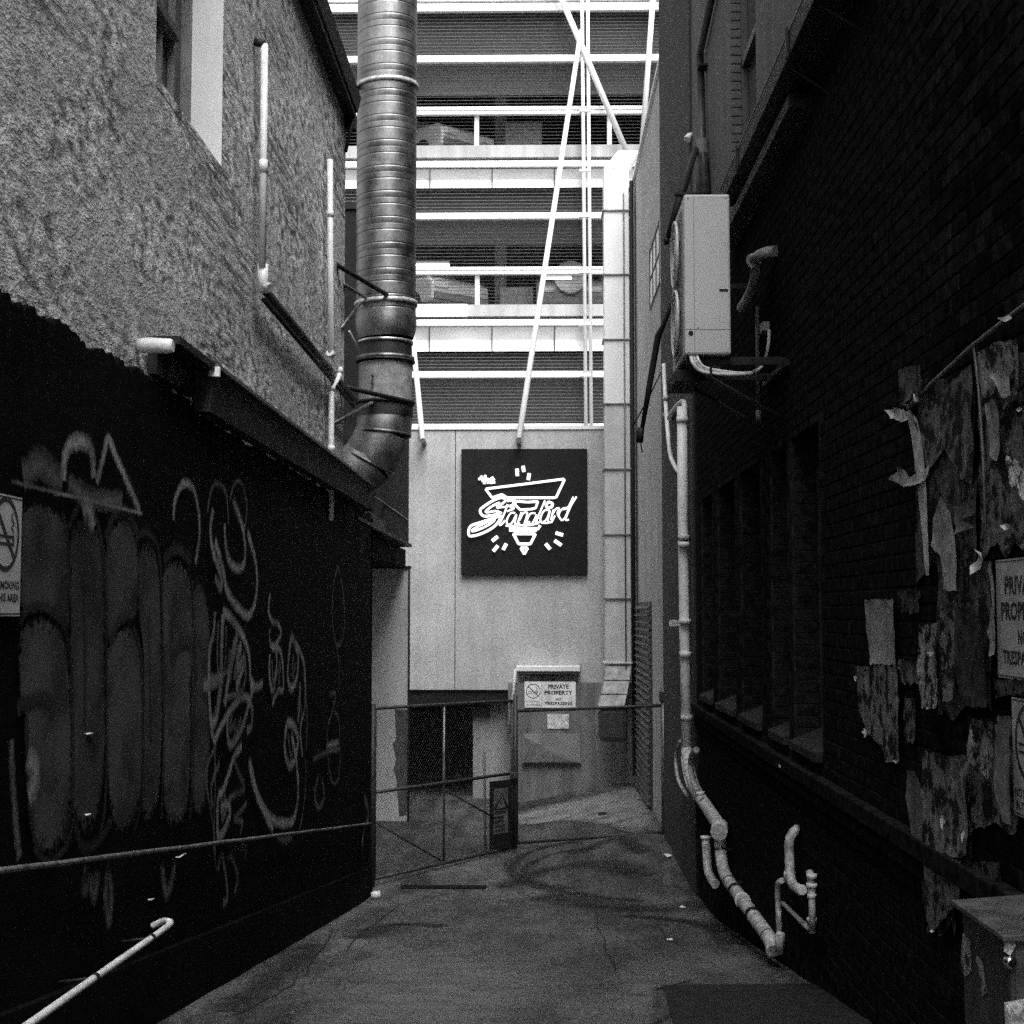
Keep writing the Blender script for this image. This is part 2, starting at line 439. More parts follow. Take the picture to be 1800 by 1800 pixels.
def on_ground(px, py):
    """point where a pixel's ray meets the sloping ground"""
    d = ray(px, py); lo, hi = 2.0, 60.0
    for _ in range(60):
        mid = .5 * (lo + hi); p = EV + d * mid
        if p.z > gz(p.x, p.y): lo = mid
        else: hi = mid
    return EV + d * lo

def ground_ribbon(pix, w, m, name, lift=.004):
    pts = smooth_path([on_ground(*q) for q in pix], 8); mb = MB()
    for k, p in enumerate(pts):
        t = pts[min(k + 1, len(pts) - 1)] - pts[max(k - 1, 0)]; t.z = 0; t.normalize(); s = Vector((t.y, -t.x, 0))
        for j in (-1, 0, 1):
            q = p + s * w * j; i = len(mb.v)
            mb.v.append(Vector((q.x, q.y, gz(q.x, q.y) + lift + .006))); mb.uv[i] = (k * .1, float(j))
    for k in range(len(pts) - 1):
        for j in range(2):
            a = k * 3 + j; mb.f.append((a, a + 1, a + 4, a + 3)); mb.sm.append(True)
    return mb.build(name, m, ground)
M_TYREMARK = mat_spray('tyre_mark', .010, 1.0, .95)
ground_ribbon([(1010, 1478), (940, 1495), (905, 1515), (900, 1535), (925, 1552), (990, 1568), (1060, 1578), (1130, 1585)], .13, M_TYREMARK, 'tyre_mark')
ground_ribbon([(1060, 1490), (980, 1500), (930, 1520), (922, 1540), (955, 1556), (1010, 1562)], .10, M_TYREMARK, 'tyre_mark', .008)
ground_ribbon([(960, 1575), (1040, 1590), (1120, 1598), (1200, 1596), (1260, 1590)], .40, M_TYREMARK, 'dark_ground_mark', .010)  # soft dark band across the concrete
ground_ribbon([(880, 1560), (960, 1530), (1060, 1520), (1140, 1540)], .30, M_TYREMARK, 'dark_ground_mark', .012)
ground_ribbon([(1020, 1500), (1080, 1475), (1130, 1500)], .22, M_TYREMARK, 'dark_ground_mark', .006)
def ground_blob(pix, m, name, lift):
    pts = smooth_path([on_ground(*q) for q in pix], 5, True); n = len(pts); c = sum(pts, Vector()) / n; mb = MB(); K = 7
    mb.v.append(Vector((c.x, c.y, gz(c.x, c.y) + lift))); mb.uv[0] = (0, 0)
    for r in range(1, K + 1):
        for p in pts:
            q = c.lerp(p, r / K); mb.uv[len(mb.v)] = (0, (r / K) ** 2); mb.v.append(Vector((q.x, q.y, gz(q.x, q.y) + lift)))
    for k in range(n): mb.f.append((0, 1 + k, 1 + (k + 1) % n)); mb.sm.append(True)
    for r in range(K - 1):
        for k in range(n):
            a0 = 1 + r * n + k; a1 = 1 + r * n + (k + 1) % n; mb.f.append((a0, a0 + n, a1 + n, a1)); mb.sm.append(True)
    return mb.build(name, m, ground)
ground_blob([(880, 1432), (960, 1415), (1050, 1396), (1125, 1384), (1150, 1410), (1172, 1460), (1120, 1470), (1060, 1452), (980, 1446), (900, 1452)], mat_spray('lit_ramp_tone', .27, .5, .9), 'lit_ramp_wedge', .014)  # lit wedge of the ramp, its brightness put into the colour
M_WORN = mat_spray('worn_pale_concrete', .17, .95, .7)
ground_blob([(470, 1830), (600, 1700), (760, 1655), (930, 1665), (1010, 1720), (980, 1800), (700, 1900)], M_WORN, 'worn_patch', .011)
ground_blob([(1020, 1830), (1040, 1740), (1110, 1690), (1200, 1680), (1250, 1715), (1165, 1728), (1150, 1800), (1100, 1860)], M_WORN, 'worn_patch', .0105)
ground_blob([(700, 1530), (800, 1500), (890, 1500), (880, 1540), (780, 1552)], M_WORN, 'worn_patch', .010)
S_CRACK = mat_spray('crack', .012, .6, .95)
for q, w in (([(585, 1640), (560, 1680), (540, 1712), (497, 1741), (470, 1760), (380, 1800)], .014), ([(1045, 1600), (1060, 1650), (1078, 1700), (1090, 1720)], .010), ([(700, 1590), (640, 1640), (590, 1690)], .010), ([(800, 1800), (830, 1740), (900, 1700), (960, 1690)], .009), ([(1150, 1620), (1190, 1660), (1230, 1665)], .009)):
    pts_ = []
    for k in range(len(q) - 1):
        for f in (0, .33, .66): pts_.append((q[k][0] + (q[k + 1][0] - q[k][0]) * f + random.uniform(-5, 5), q[k][1] + (q[k + 1][1] - q[k][1]) * f + random.uniform(-3, 3)))
    ground_ribbon(pts_, w, S_CRACK, 'crack', .002)
ground_ribbon([(1240, 1760), (1150, 1800)], .05, M_TYREMARK, 'dark_ground_mark', .004)
ground_ribbon([(620, 1650), (700, 1625), (780, 1630)], .2, M_TYREMARK, 'dark_ground_mark', .004)
ground_ribbon([(1100, 1610), (1230, 1625), (1300, 1660)], .22, M_TYREMARK, 'dark_ground_mark', .008)
ground_ribbon([(400, 1780), (480, 1720), (560, 1660)], .18, M_TYREMARK, 'dark_ground_mark', .006)
# rectangular asphalt repair, in its own sheet
q = [on_ground(*p) for p in ((1165, 1734), (1440, 1732), (1530, 1800), (1600, 1860), (1200, 1860))]
mb = MB(); mb.poly([(p.x, p.y, gz(p.x, p.y) + .012) for p in q])
mb.build('asphalt_patch', mat('asphalt_patch', .022, .9, spec=.15, nscale=12, namt=.4, fine=120, famt=.4, bump=.6), ground)
# drain slot with bars
a = on_ground(705, 1560); b_ = on_ground(855, 1560)
mb = MB(); mb.box(a.x, b_.x, a.y - .12, a.y + .12, gz(-1, a.y) - .1, gz(-1, a.y) + .012)
mb.build('drain_frame', mat('drain_iron', .006, .7, spec=.1), ground)
for k in range(14):
    x = a.x + (b_.x - a.x) * (k + .5) / 14
    MB().box(x - .012, x + .012, a.y - .1, a.y + .1, gz(-1, a.y) + .0, gz(-1, a.y) + .018).build('drain_bar', mat('drain_iron', .006, .7, spec=.1), ground)

# ================================================================== LEFT BUILDING (rendered upper storey, black lower wall)
WLX = -2.16                       # face of the black lower wall
UPX = -2.22                       # face of the rendered upper wall
left = thing('rendered_building', 'rough rendered building with black graffitied lower wall on the left', 'building', (-4, 7, 1))
# lower wall with a ragged top edge
mb = MB(); y = -3.0; row = []
while y <= 19.1001:
    t = (4.97 if y < 9.2 else 4.93) + .045 * nz(y * 3.1, 1, 2) + .03 * nz(y * 11, 5, 2) + .03 * nz(y * 31, 9, 2) + .022 * nz(y * 80, 4, 2)
    row.append((y, t)); y += .018 if 5 < y < 10.5 else .2
zz = [-.2, 1.0, 2.2, 3.4, 4.4]
for (yy, t) in row:
    for z in zz: mb.v.append(Vector((WLX + .008 * nz(yy * 1.2, z * 1.2, 3), yy, z)))
    mb.v.append(Vector((WLX + .012 * nz(yy * 9, 7, 3), yy, t)))
    mb.v.append(Vector((WLX - .05, yy, t + .012 * nz(yy * 17, 2, 8))))
    mb.v.append(Vector((WLX - .30, yy, t)))
n = 8
for k in range(len(row) - 1):
    for j in range(n - 1):
        mb.f.append((k * n + j, (k + 1) * n + j, (k + 1) * n + j + 1, k * n + j + 1)); mb.sm.append(j < 4)
e = (len(row) - 1) * n
mb.poly([(WLX, 19.1, -.2), (-6, 19.1, -.2), (-6, 19.1, 4.9), (WLX, 19.1, 4.9)])
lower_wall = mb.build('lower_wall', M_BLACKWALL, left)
# sloping plinth
mb = MB(); ysl = [-3 + .5 * i for i in range(45)]
for k in range(len(ysl) - 1):
    y0, y1 = ysl[k], min(19.0, ysl[k + 1]); z0, z1 = gz(-2.1, y0), gz(-2.1, y1)
    mb.frustum([(WLX - .05, y0, z0 - .3), (-2.115, y0, z0 - .3), (-2.115, y1, z1 - .3), (WLX - .05, y1, z1 - .3)],
               [(WLX - .05, y0, z0 + .40), (-2.13, y0, z0 + .38), (-2.13, y1, z1 + .38), (WLX - .05, y1, z1 + .40)])
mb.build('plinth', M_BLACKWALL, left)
# rendered upper wall around the window opening
WY0, WY1, WZ0, WZ1 = 8.28, 10.06, 6.80, 8.75
mb = MB()
def yz_face(mb, X, y0, y1, z0, z1, step=.6):
    ny = max(1, int((y1 - y0) / step)); nzv = max(1, int((z1 - z0) / step)); i = len(mb.v)
    for a in range(ny + 1):
        for c in range(nzv + 1):
            mb.v.append(Vector((X, y0 + (y1 - y0) * a / ny, z0 + (z1 - z0) * c / nzv)))
    for a in range(ny):
        for c in range(nzv):
            p = i + a * (nzv + 1) + c; mb.f.append((p, p + nzv + 1, p + nzv + 2, p + 1)); mb.sm.append(False)
UT = 9.36
yz_face(mb, UPX, -3, WY0, 4.6, UT); yz_face(mb, UPX, WY1, 16.6, 4.6, UT)
yz_face(mb, UPX, WY0, WY1, 4.6, WZ0); yz_face(mb, UPX, WY0, WY1, WZ1, UT)
mb.poly([(UPX, 16.6, 4.6), (-6.5, 16.6, 4.6), (-6.5, 16.6, UT), (UPX, 16.6, UT)])
mb.poly([(UPX, -3, 4.6), (-6.5, -3, 4.6), (-6.5, -3, UT), (UPX, -3, UT)])
mb.poly([(UPX, -3, UT), (-6.5, -3, UT), (-6.5, 16.6, UT), (UPX, 16.6, UT)])
upper_wall = mb.build('upper_wall', M_PLASTER, left)
# window: smooth pale reveals, sill, sashes
mb = MB()
mb.poly([(UPX, WY1 - .001, WZ0), (UPX - .3, WY1 - .001, WZ0), (UPX - .3, WY1 - .001, WZ1), (UPX, WY1 - .001, WZ1)])
mb.poly([(UPX, WY0 + .001, WZ0), (UPX - .3, WY0 + .001, WZ0), (UPX - .3, WY0 + .001, WZ1), (UPX, WY0 + .001, WZ1)])
mb.poly([(UPX, WY0, WZ1 - .001), (UPX - .3, WY0, WZ1 - .001), (UPX - .3, WY1, WZ1 - .001), (UPX, WY1, WZ1 - .001)])
win = mb.build('window', mat('smooth_pale_reveal', .74, .7, nscale=3, namt=.06, fine=60, famt=.06), left)
MB().box(UPX - .31, UPX + .002, WY0, WY1, WZ0 - .06, WZ0).build('sill', M_PLASTER, win)
GX = UPX - .27
MB().box(GX - .02, GX + .05, WY1 - .07, WY1 - .003, WZ0, WZ1 - .003).build('frame', M_FRAMEPALE, win)
MB().box(GX - .02, GX + .05, WY0 + .003, WY0 + .07, WZ0, WZ1 - .003).build('frame', M_FRAMEPALE, win)
MB().box(GX - .02, GX + .048, WY0 + .07, WY1 - .07, WZ0 + .002, WZ0 + .08).build('frame', M_FRAMEPALE, win)
MB().box(GX - .02, GX + .075, WY0 + .07, WY1 - .42, 7.53, 7.60).build('meeting_rail', M_FRAMEDARK, win, .004)
for yy in (9.3, 9.62):
    MB().box(GX - .01, GX + .03, yy, yy + .04, WZ0 + .08, WZ1 - .01).build('glazing_bar', M_FRAMEPALE, win)
MB().box(GX - .02, GX - .012, WY0 + .07, WY1 - .07, WZ0 + .08, WZ1 - .004).build('pane', M_GLASS, win)
# eaves: soffit board and half-round gutter
MB().box(UPX - .1, -2.09, -3, 16.45, 9.36, 9.42).build('soffit', M_DARKSTEEL, left)
MB().frustum([(-2.16, -3, 9.424), (-2.07, -3, 9.424), (-2.07, 16.5, 9.424), (-2.16, 16.5, 9.424)], [(-2.2, -3, 9.60), (-2.03, -3, 9.60), (-2.03, 16.5, 9.60), (-2.2, 16.5, 9.60)]).build('gutter', M_DARKSTEEL, left)
MB().tube([(-2.2, 16.45, 8.95), (-2.1, 16.45, 9.42)], .02, 6).build('gutter_bracket', M_DARKSTEEL, left)
MB().box(-2.7, -2.1, 16.51, 16.60, 9.25, 9.75).build('bargeboard', M_DARKSTEEL, left)
rf = MB(); rf.poly([(-2.05, -3, 9.62), (-2.05, 16.6, 9.62), (-5.5, 16.6, 10.9), (-5.5, -3, 10.9)]); rf.poly([(-9, -3, 9.5), (-9, 16.6, 9.5), (-5.5, 16.6, 10.9), (-5.5, -3, 10.9)])
rf.build('roof', M_DARKSTEEL, left)
# broken masonry pocket beside the channel
random.seed(3)
for (px, py, sx, sz) in ((285, 650, .20, .11), (318, 668, .16, .13), (345, 690, .18, .12), (300, 672, .12, .10), (368, 702, .12, .06), (332, 640, .10, .05)):
    c = pX(px, py, UPX + .01); mb = MB(); pts = []
    for k in range(9):
        an = 2 * math.pi * k / 9; rr = .5 + .18 * random.random(); pts.append((c.y + sx * rr * math.cos(an), c.z + sz * rr * math.sin(an)))
    mb.frustum([(UPX - .02, p[0], p[1]) for p in pts], [(UPX + .03 + .05 * random.random(), c.y + (p[0] - c.y) * .62, c.z + (p[1] - c.z) * .62) for p in pts])
    mb.build('broken_brick', M_RUBBLE, left)
for (px, py) in ((435, 762), (495, 800), (505, 805), (567, 833), (571, 836)):
    c = pX(px, py, WLX + .0); mb = MB()
    mb.frustum([(WLX - .02, c.y - .09, c.z - .02), (WLX - .02, c.y + .09, c.z - .03), (WLX - .02, c.y + .07, c.z + .03), (WLX - .02, c.y - .08, c.z + .025)],
               [(WLX + .02, c.y - .06, c.z - .012), (WLX + .02, c.y + .05, c.z - .015), (WLX + .02, c.y + .05, c.z + .015), (WLX + .02, c.y - .05, c.z + .012)])
    mb.build('mortar_lump', mat('pale_mortar', .16, .9, nscale=30, namt=.5), left)
# low roof and dark overhanging block beyond the upper wall
MB().box(-6.4, WLX - .03, 16.62, 20.95, 4.80, 4.93).build('low_roof', M_DARKSTEEL, left)
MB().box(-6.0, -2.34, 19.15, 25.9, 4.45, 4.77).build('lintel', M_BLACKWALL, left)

rear = thing('dark_block', 'dark windowless block behind the round duct with a deep overhanging edge', 'building', (-4, 23, 4.77))
MB().box(-6.4, -2.20, 21.0, 24.9, 4.775, 9.55).build('wall', M_DARKBLOCK, rear)
MB().box(-6.45, -2.17, 20.97, 24.93, 9.55, 9.63).build('coping', M_DARKSTEEL, rear)
MB().box(-2.2, -2.14, 17.4, 24.86, 4.775, 4.82).build('drip_edge', M_DARKSTEEL, rear)
MB().box(-2.36, -2.2, 16.7, 20.98, 4.8, 4.98).build('roof_edge', M_DARKSTEEL, rear)
MB().box(-2.215, -2.185, 19.2, 24.6, 5.22, 5.235).build('flashing', M_GALVDULL, rear)

# pale return wall under the block
ret = thing('return_wall', 'pale rendered wall end with a worn dark patch beside the dark opening', 'wall', (-4, 26.3, 0))
MB().box(-6.0, -2.30, 26.0, 26.25, -.2, 4.44).build('wall', M_PALE, ret)
MB().box(-6.0, -2.27, 25.97, 26.28, 4.44, 4.49).build('coping', M_DARKSTEEL, ret)
MB().tube([(-2.28, 25.98, 0), (-2.28, 25.98, 4.44)], .018, 8).build('corner_pipe', M_DARKSTEEL, ret)
# worn dark paint patch
mb = MB(); pix = [(694, 1247), (716, 1247), (716, 1432), (702, 1434), (699, 1400), (697, 1370), (692, 1352), (696, 1335), (693, 1320), (690, 1306), (697, 1300), (695, 1275)]
mb.poly([pY(px, py, 25.992) for px, py in pix]); mb.build('paint_patch', mat('worn_dark_paint', .06, .8, nscale=8, namt=.5), ret)
MB().box(-6, -2.9, 19.3, 25.9, -.1, .02).build('alcove_floor', M_INT, ret)

# ================================================================== END BUILDING (pale concrete panels, sign wall)
EY = 28.8
endb = thing('concrete_end_building', 'pale concrete panel building closing the end of the alley', 'building', (-.4, EY + 1, 0))
zt = pY(900, 755, EY).z; zb = pY(800, 1213, EY).z
x0, xj, x1, xr = pY(700, 1000, EY).x, pY(800, 1000, EY).x, pY(1066, 1000, EY).x, 2.3
MB().box(x0 - .5, xj - .006, EY, EY + .35, zb, zt).build('wall_panel', M_CONC, endb, .008)
MB().box(xj + .006, x1, EY, EY + .35, zb, zt).build('wall_panel', M_CONC, endb, .008)
MB().box(x1 + .008, xr, EY + .02, EY + .35, zb, zt + 4).build('wall_panel', M_CONC, endb, .008)
MB().box(x0 - .5, xr, EY + .36, EY + 6, zt - .5, zt - .3).build('roof', M_INT, endb)
MB().box(x0 - .5, x1, EY - .03, EY + .40, zt, zt + .07).build('coping', M_WHITE, endb)
# shadowed loading opening below
xo0, xo1, xo2 = pY(716, 1300, EY).x, pY(830, 1300, EY).x, pY(893, 1300, EY).x
MB().box(x0 - .4, xo2, EY + .05, EY + .34, zb - .28, zb - .004).build('opening_header', M_DARKSTEEL, endb)
MB().box(xo1, xo2 + .3, EY + .36, EY + .6, -.1, zb - .02).build('opening_jamb', M_PALE, endb)
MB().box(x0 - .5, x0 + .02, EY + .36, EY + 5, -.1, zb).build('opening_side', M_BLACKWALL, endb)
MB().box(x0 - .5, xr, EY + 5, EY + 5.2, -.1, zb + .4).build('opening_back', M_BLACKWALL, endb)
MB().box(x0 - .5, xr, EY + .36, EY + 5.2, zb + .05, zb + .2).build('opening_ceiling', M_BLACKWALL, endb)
MB().box(xo1 - .02, xo1 + .34, EY + .26, EY + .40, zb - .55, zb - .284).build('soffit_box', M_DARKSTEEL, endb, .01)
# lower wall to the right of the opening, a hand proud of the panels
AY = 28.45
xa0, xa1 = pY(893, 1300, AY).x, pY(1122, 1300, AY).x
za = pY(1000, 1200, AY).z
MB().box(xa0, xa1 + .1, AY, EY - .003, -.2, za).build('lower_wall', mat('grey_panel', .24, .8, nscale=1.5, namt=.18, fine=60, famt=.16, streak=.35), endb, .01)
MB().box(pY(920, 1300, AY).x, pY(1020, 1300, AY).x, AY - .03, AY - .002, pY(950, 1341, AY).z, pY(950, 1290, AY).z).build('wall_hatch', mat('hatch_steel', .27, .6, nscale=3, namt=.2), endb, .004)
hx0, hx1, hz0, hz1 = pY(920, 1300, AY).x, pY(1020, 1300, AY).x, pY(950, 1342, AY).z, pY(950, 1290, AY).z
MB().frustum([(hx0 - .02, AY - .07, hz0 - .03), (hx1 + .02, AY - .07, hz0 - .03), (hx1 + .02, AY, hz0 - .03), (hx0 - .02, AY, hz0 - .03)],
             [(hx0 - .02, AY - .07, hz0), (hx1 + .02, AY - .07, hz0), (hx1 + .02, AY, hz0), (hx0 - .02, AY, hz0)]).build('hatch_lip', M_DARKSTEEL, endb)
mb = MB(); mb.frustum([(hx0 + .02, AY - .031, hz0 + .02), (hx1 - .03, AY - .031, hz0 + .03), (hx0 + .02, AY - .031, hz1 - .03)],
                      [(hx0 + .03, AY - .045, hz0 + .03), (hx1 - .2, AY - .045, hz0 + .04), (hx0 + .03, AY - .045, hz1 - .06)])
mb.build('hatch_shade_wedge', mat('hatch_shade_tone', .17, .6), endb)  # triangular shading on the hatch, put in as a darker wedge

# ================================================================== CAR PARK
CY = 36.0
park = thing('car_park', 'white framed multi storey car park with dark louvred decks', 'building', (-1, CY, 0))
PX0, PX1 = -9.0, 6.5
def cz(py): return pY(900, py, CY).z
def rail(a, b, d0=0.0, d1=.14, m=M_WHITE, x0=PX0, x1=PX1, name='rail'):
    return MB().box(x0, x1, CY - d1, CY - d0, cz(b), cz(a)).build(name, m, park, .012)
for a, b in ((746, 757), (654, 665), (563, 574), (471, 476.6), (478, 484), (376, 387), (285, 296), (190, 196.5), (198, 204), (100, 112), (9, 23), (-3, 5), (-95, -83), (-190, -178), (-300, -285)):
    rail(a, b)
# slab edges (decks)
for a, b in ((536, 556), (256, 277), (-26, -6)):
    MB().box(PX0, PX1, CY - .05, CY + .02, cz(b), cz(a)).build('slab_edge', mat('slab_edge_paint', .50, .8, nscale=.8, namt=.2, streak=.2), park)
    MB().box(PX0, PX1, CY + .03, CY + 15, cz(b) , cz(a)).build('deck', M_INT, park)
MB().box(PX0, pY(822, 500, CY).x, CY - .08, CY - .052, cz(557), cz(535)).build('edge_plate', M_WHITE, park)
MB().box(PX0, PX1, CY + .03, CY + 15, cz(800), cz(780)).build('deck', M_INT, park)
MB().box(PX0, PX1, CY + .03, CY + 15, cz(-310), cz(-296)).build('roof', M_INT, park)
MB().box(PX0, PX1, CY + 15, CY + 15.2, 0, cz(-310)).build('back_wall', M_BACK, park)
MB().box(PX0 - .2, PX0, CY, CY + 15, 0, cz(-310)).build('side_wall', M_INT, park)
MB().box(PX1, PX1 + .2, CY, CY + 15, 0, cz(-310)).build('side_wall', M_INT, park)
# dished spandrel panels, one by one
jx = [755 - 110 * k for k in range(6, 0, -1)] + [755, 865, 975, 1085, 1195, 1305]
M_SPAN = mat('pale_pressed_panel', .68, .6, nscale=1.2, namt=.1, fine=20, famt=.05)
def spandrel(a, b):
    for k in range(len(jx) - 1):
        xa, xb = pY(jx[k], 600, CY).x + .012, pY(jx[k + 1], 600, CY).x - .012; z1, z0 = cz(a), cz(b); xm, zm = (xa + xb) / 2, (z0 + z1) / 2
        mb = MB(); yy0, yy1 = CY - .05, CY + .04
        P = [(xa, yy0, z0), (xb, yy0, z0), (xb, yy0, z1), (xa, yy0, z1), (xa, yy1 + .03, zm), (xm, yy1, zm), (xb, yy1 + .03, zm), (xm, yy0, z0), (xm, yy0, z1)]
        mb.v += [Vector(p) for p in P]
        for f in ((0, 7, 4), (7, 5, 4), (7, 1, 6), (7, 6, 5), (1, 2, 6), (2, 8, 6), (8, 5, 6), (8, 3, 4), (8, 4, 5), (3, 0, 4)):
            mb.f.append(f); mb.sm.append(False)
        mb.build('spandrel_panel', M_SPAN, park)
        MB().box(xa - .018, xa - .006, CY - .06, CY + .05, z0, z1).build('panel_joint', M_DARKSTEEL, park)
spandrel(575, 618); spandrel(298, 331)
# added sheets behind the blades, then the blades themselves
def louvre(a, b, name='louvre', th=.018):
    mb = MB(); py = a + 2
    while py < b - 1:
        z = cz(py); mb.box(PX0, PX1, CY + .02, CY + .05, z - th, z - .002); py += 6.0
    return stuff(mb.build(name, M_SLAT, park))
for a, b in ((619, 654), (666, 746), (484, 536), (388, 471), (331, 376), (205, 256), (113, 190), (24, 100), (-83, -3)):
    louvre(a, b, th=.009 if (a, b) in ((484, 536), (205, 256), (388, 471), (113, 190)) else .018)
# deck interiors: added sheets that set the dim tone behind the blades
M_DECKTONE = mat('added_deck_backing_tone', .075, .9, nscale=.6, namt=.2, fine=24, famt=.3)
M_DECKTONE2 = mat('added_deck_backing_pale', .11, .9, nscale=.6, namt=.2, fine=24, famt=.3)
for a, b, ms in ((619, 745, M_DECKTONE), (331, 425, M_DECKTONE), (-90, 160, M_DECKTONE2)):
    MB().box(PX0, PX1, CY + .30, CY + .33, cz(b), cz(a)).build('added_deck_backing', ms, park)
MB().box(PX0, PX1, CY + 7.0, CY + 7.03, cz(545), cz(300)).build('added_deck_backing', M_BACK, park)
MB().box(PX0, PX1, CY + 7.0, CY + 7.03, cz(270), cz(100)).build('added_deck_backing', M_BACK, park)
# short white stanchions, inner columns
for px, a, b in ((839, 483, 536), (838, 204, 256), (1071, 204, 256)):
    x = pY(px, a, CY).x; MB().box(x - .06, x + .06, CY - .02, CY + .015, cz(b), cz(a)).build('stanchion', M_WHITE, park, .01)
for px, w in ((880, .16), (1190, .2), (520, .2)):
    x = pY(px, 300, CY + 3).x; MB().box(x - w, x + w, CY + 3, CY + 3.35, 0, cz(-300)).build('column', mat('column_paint', .42, .8), park)
for px, py, w in ((920, 235, .5), (908, 525, .45)):
    c = pY(px, py, CY + 2.5); MB().box(c.x - w, c.x + w, CY + 2.5, CY + 2.6, c.z - .5, c.z + .32).build('wheel_barrier', mat('barrier_paint', .5, .8), park, .03)
# twin vertical posts, raking props
def rod(p, q, r, name='prop', m=M_WHITE): return MB().tube([p, q], r, 10).build(name, m, park)
rod(pY(1022, -120, CY - .3), pY(1030, 752, CY - .3), .045, 'post'); rod(pY(1032, -120, CY - .3), pY(1039.5, 752, CY - .3), .045, 'post')
for py in (195, 300, 380, 478, 570, 660):
    c = pY(1027, py, CY - .3); MB().box(c.x - .12, c.x + .16, CY - .36, CY - .14, c.z - .03, c.z + .03).build('post_clamp', M_WHITE, park)
rod(pY(912, 772, EY - .42), pY(1021, 55, CY - .35), .06)
rod(pY(743, 774, EY - .42), pY(700, 330, CY - .35), .055)
for px in (912, 743):
    c = pY(px, 774, EY - .42); MB().tube([(c.x, EY - .45, c.z), (c.x, EY - .001, c.z - .02)], .05, 10).build('prop_foot', M_GALVDULL, park)
rod(pY(975, -30, CY - .35), pY(1101, 266, CY - .35), .075); rod(pY(1152, -60, CY - .35), pY(1128, 268, CY - .35), .07)
# fluorescent battens under the decks
for px0, px1, py, lab in ((640, 790, 466, 'lit strip light just above the middle deck rail of the car park'), (640, 795, 681, 'lit strip light behind the lowest louvres beside the duct'), (960, 1005, 489, 'short lit strip light under the middle deck rail near the twin posts')):
    Y = CY + 1.2; a, b = pY(px0, py, Y), pY(px1, py, Y)
    t = thing('strip_light', lab, 'light', (a.x, Y, a.z), 'strip lights in the car park')
    MB().tube([a, b], .03, 8).build('tube', M_TUBE, t)
    MB().box(a.x, b.x, Y + .03, Y + .12, a.z + .02, a.z + .10).build('batten', M_INT, t)

# ================================================================== RIGHT BUILDING (dark brick below, grey render above)
WRX = 1.87
right = thing('brick_building', 'tall building with dark brick lower wall and grey rendered upper wall', 'building', (4, 8, 1))
OPN = [(9.71, 10.78), (10.98, 11.75), (12.3, 13.5), (13.9, 15.2), (15.7, 16.7)]   # bricked window recesses
OZ0, OZ1, BZ = 2.74, 4.95, 7.42
mb = MB()
mb.box(WRX, WRX + .5, -3, 21.6, -.2, OZ0); mb.box(WRX, WRX + .5, -3, 21.6, OZ1, BZ)
edges = [-3] + [v for o in OPN for v in o] + [21.6]
for k in range(0, len(edges), 2): mb.box(WRX + .0005, WRX + .5, edges[k], edges[k + 1], OZ0 - .01, OZ1 + .01)
mb.box(WRX + .2, WRX + .5, 9.6, 16.8, OZ0 - .01, OZ1 + .01)
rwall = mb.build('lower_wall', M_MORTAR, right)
for (a, b) in OPN:
    MB().poly([(WRX + .195, a, OZ0), (WRX + .195, b, OZ0), (WRX + .195, b, OZ1), (WRX + .195, a, OZ1)]).build('window_board', M_FRAMEDARK, right)
    mb = MB(); mb.frustum([(WRX - .045, a + .02, OZ0 - .05), (WRX + .2, a + .02, OZ0 - .05), (WRX + .2, b - .02, OZ0 - .05), (WRX - .045, b - .02, OZ0 - .05)],
                          [(WRX - .045, a + .02, OZ0 + .005), (WRX + .19, a + .02, OZ0 + .10), (WRX + .19, b - .02, OZ0 + .10), (WRX - .045, b - .02, OZ0 + .005)])
    mb.build('sill', mat('stone_sill', .030, .9, spec=.1, nscale=9, namt=.4), right)
# rendered upper wall with a brick-edged window
UY0, UY1, UZ0, UZ1 = 12.25, 13.86, 7.5, 11.2
mb = MB()
for (y0, y1, z0, z1) in ((-3, UY0, BZ, 13.6), (UY1, 21.6, BZ, 13.6), (UY0, UY1, BZ, UZ0), (UY0, UY1, UZ1, 13.6)):
    mb.box(WRX + .001, WRX + .4, y0, y1, z0 + .001, z1)
uw = mb.build('upper_wall', M_RENDERDARK, right)
uwin = MB().box(WRX + .16, WRX + .18, UY0, UY1, UZ0, UZ1).build('window', M_GLASS, right)
MB().box(WRX + .10, WRX + .16, UY0, UY1, 8.9, 8.98).build('meeting_rail', M_FRAMEDARK, uwin)
MB().box(WRX + .10, WRX + .158, UY1 - .08, UY1 - .01, UZ0, UZ1).build('frame', M_FRAMEDARK, uwin)
# brick courses: one mesh, shared
def brick_mesh(name, l, h, d, c=.006):
    v = [(-d * .8, -l/2, -h/2), (-d * .8, l/2, -h/2), (-d * .8, l/2, h/2), (-d * .8, -l/2, h/2)]
    v = [(0, -l/2, -h/2), (0, l/2, -h/2), (0, l/2, h/2), (0, -l/2, h/2), (-d + c, -l/2, -h/2), (-d + c, l/2, -h/2), (-d + c, l/2, h/2), (-d + c, -l/2, h/2),
         (-d, -l/2 + c, -h/2 + c), (-d, l/2 - c, -h/2 + c), (-d, l/2 - c, h/2 - c), (-d, -l/2 + c, h/2 - c)]
    f = [(0, 1, 5, 4), (1, 2, 6, 5), (2, 3, 7, 6), (3, 0, 4, 7), (4, 5, 9, 8), (5, 6, 10, 9), (6, 7, 11, 10), (7, 4, 8, 11), (8, 9, 10, 11)]
    me = bpy.data.meshes.new(name); me.from_pydata(v, [], f); me.materials.append(M_BRICK); return me, v, f
LB, HB, PIT = .229, .075, .086
bme, bv, bf = brick_mesh('brick', LB, HB, .006, .004)
spots = []
random.seed(11)
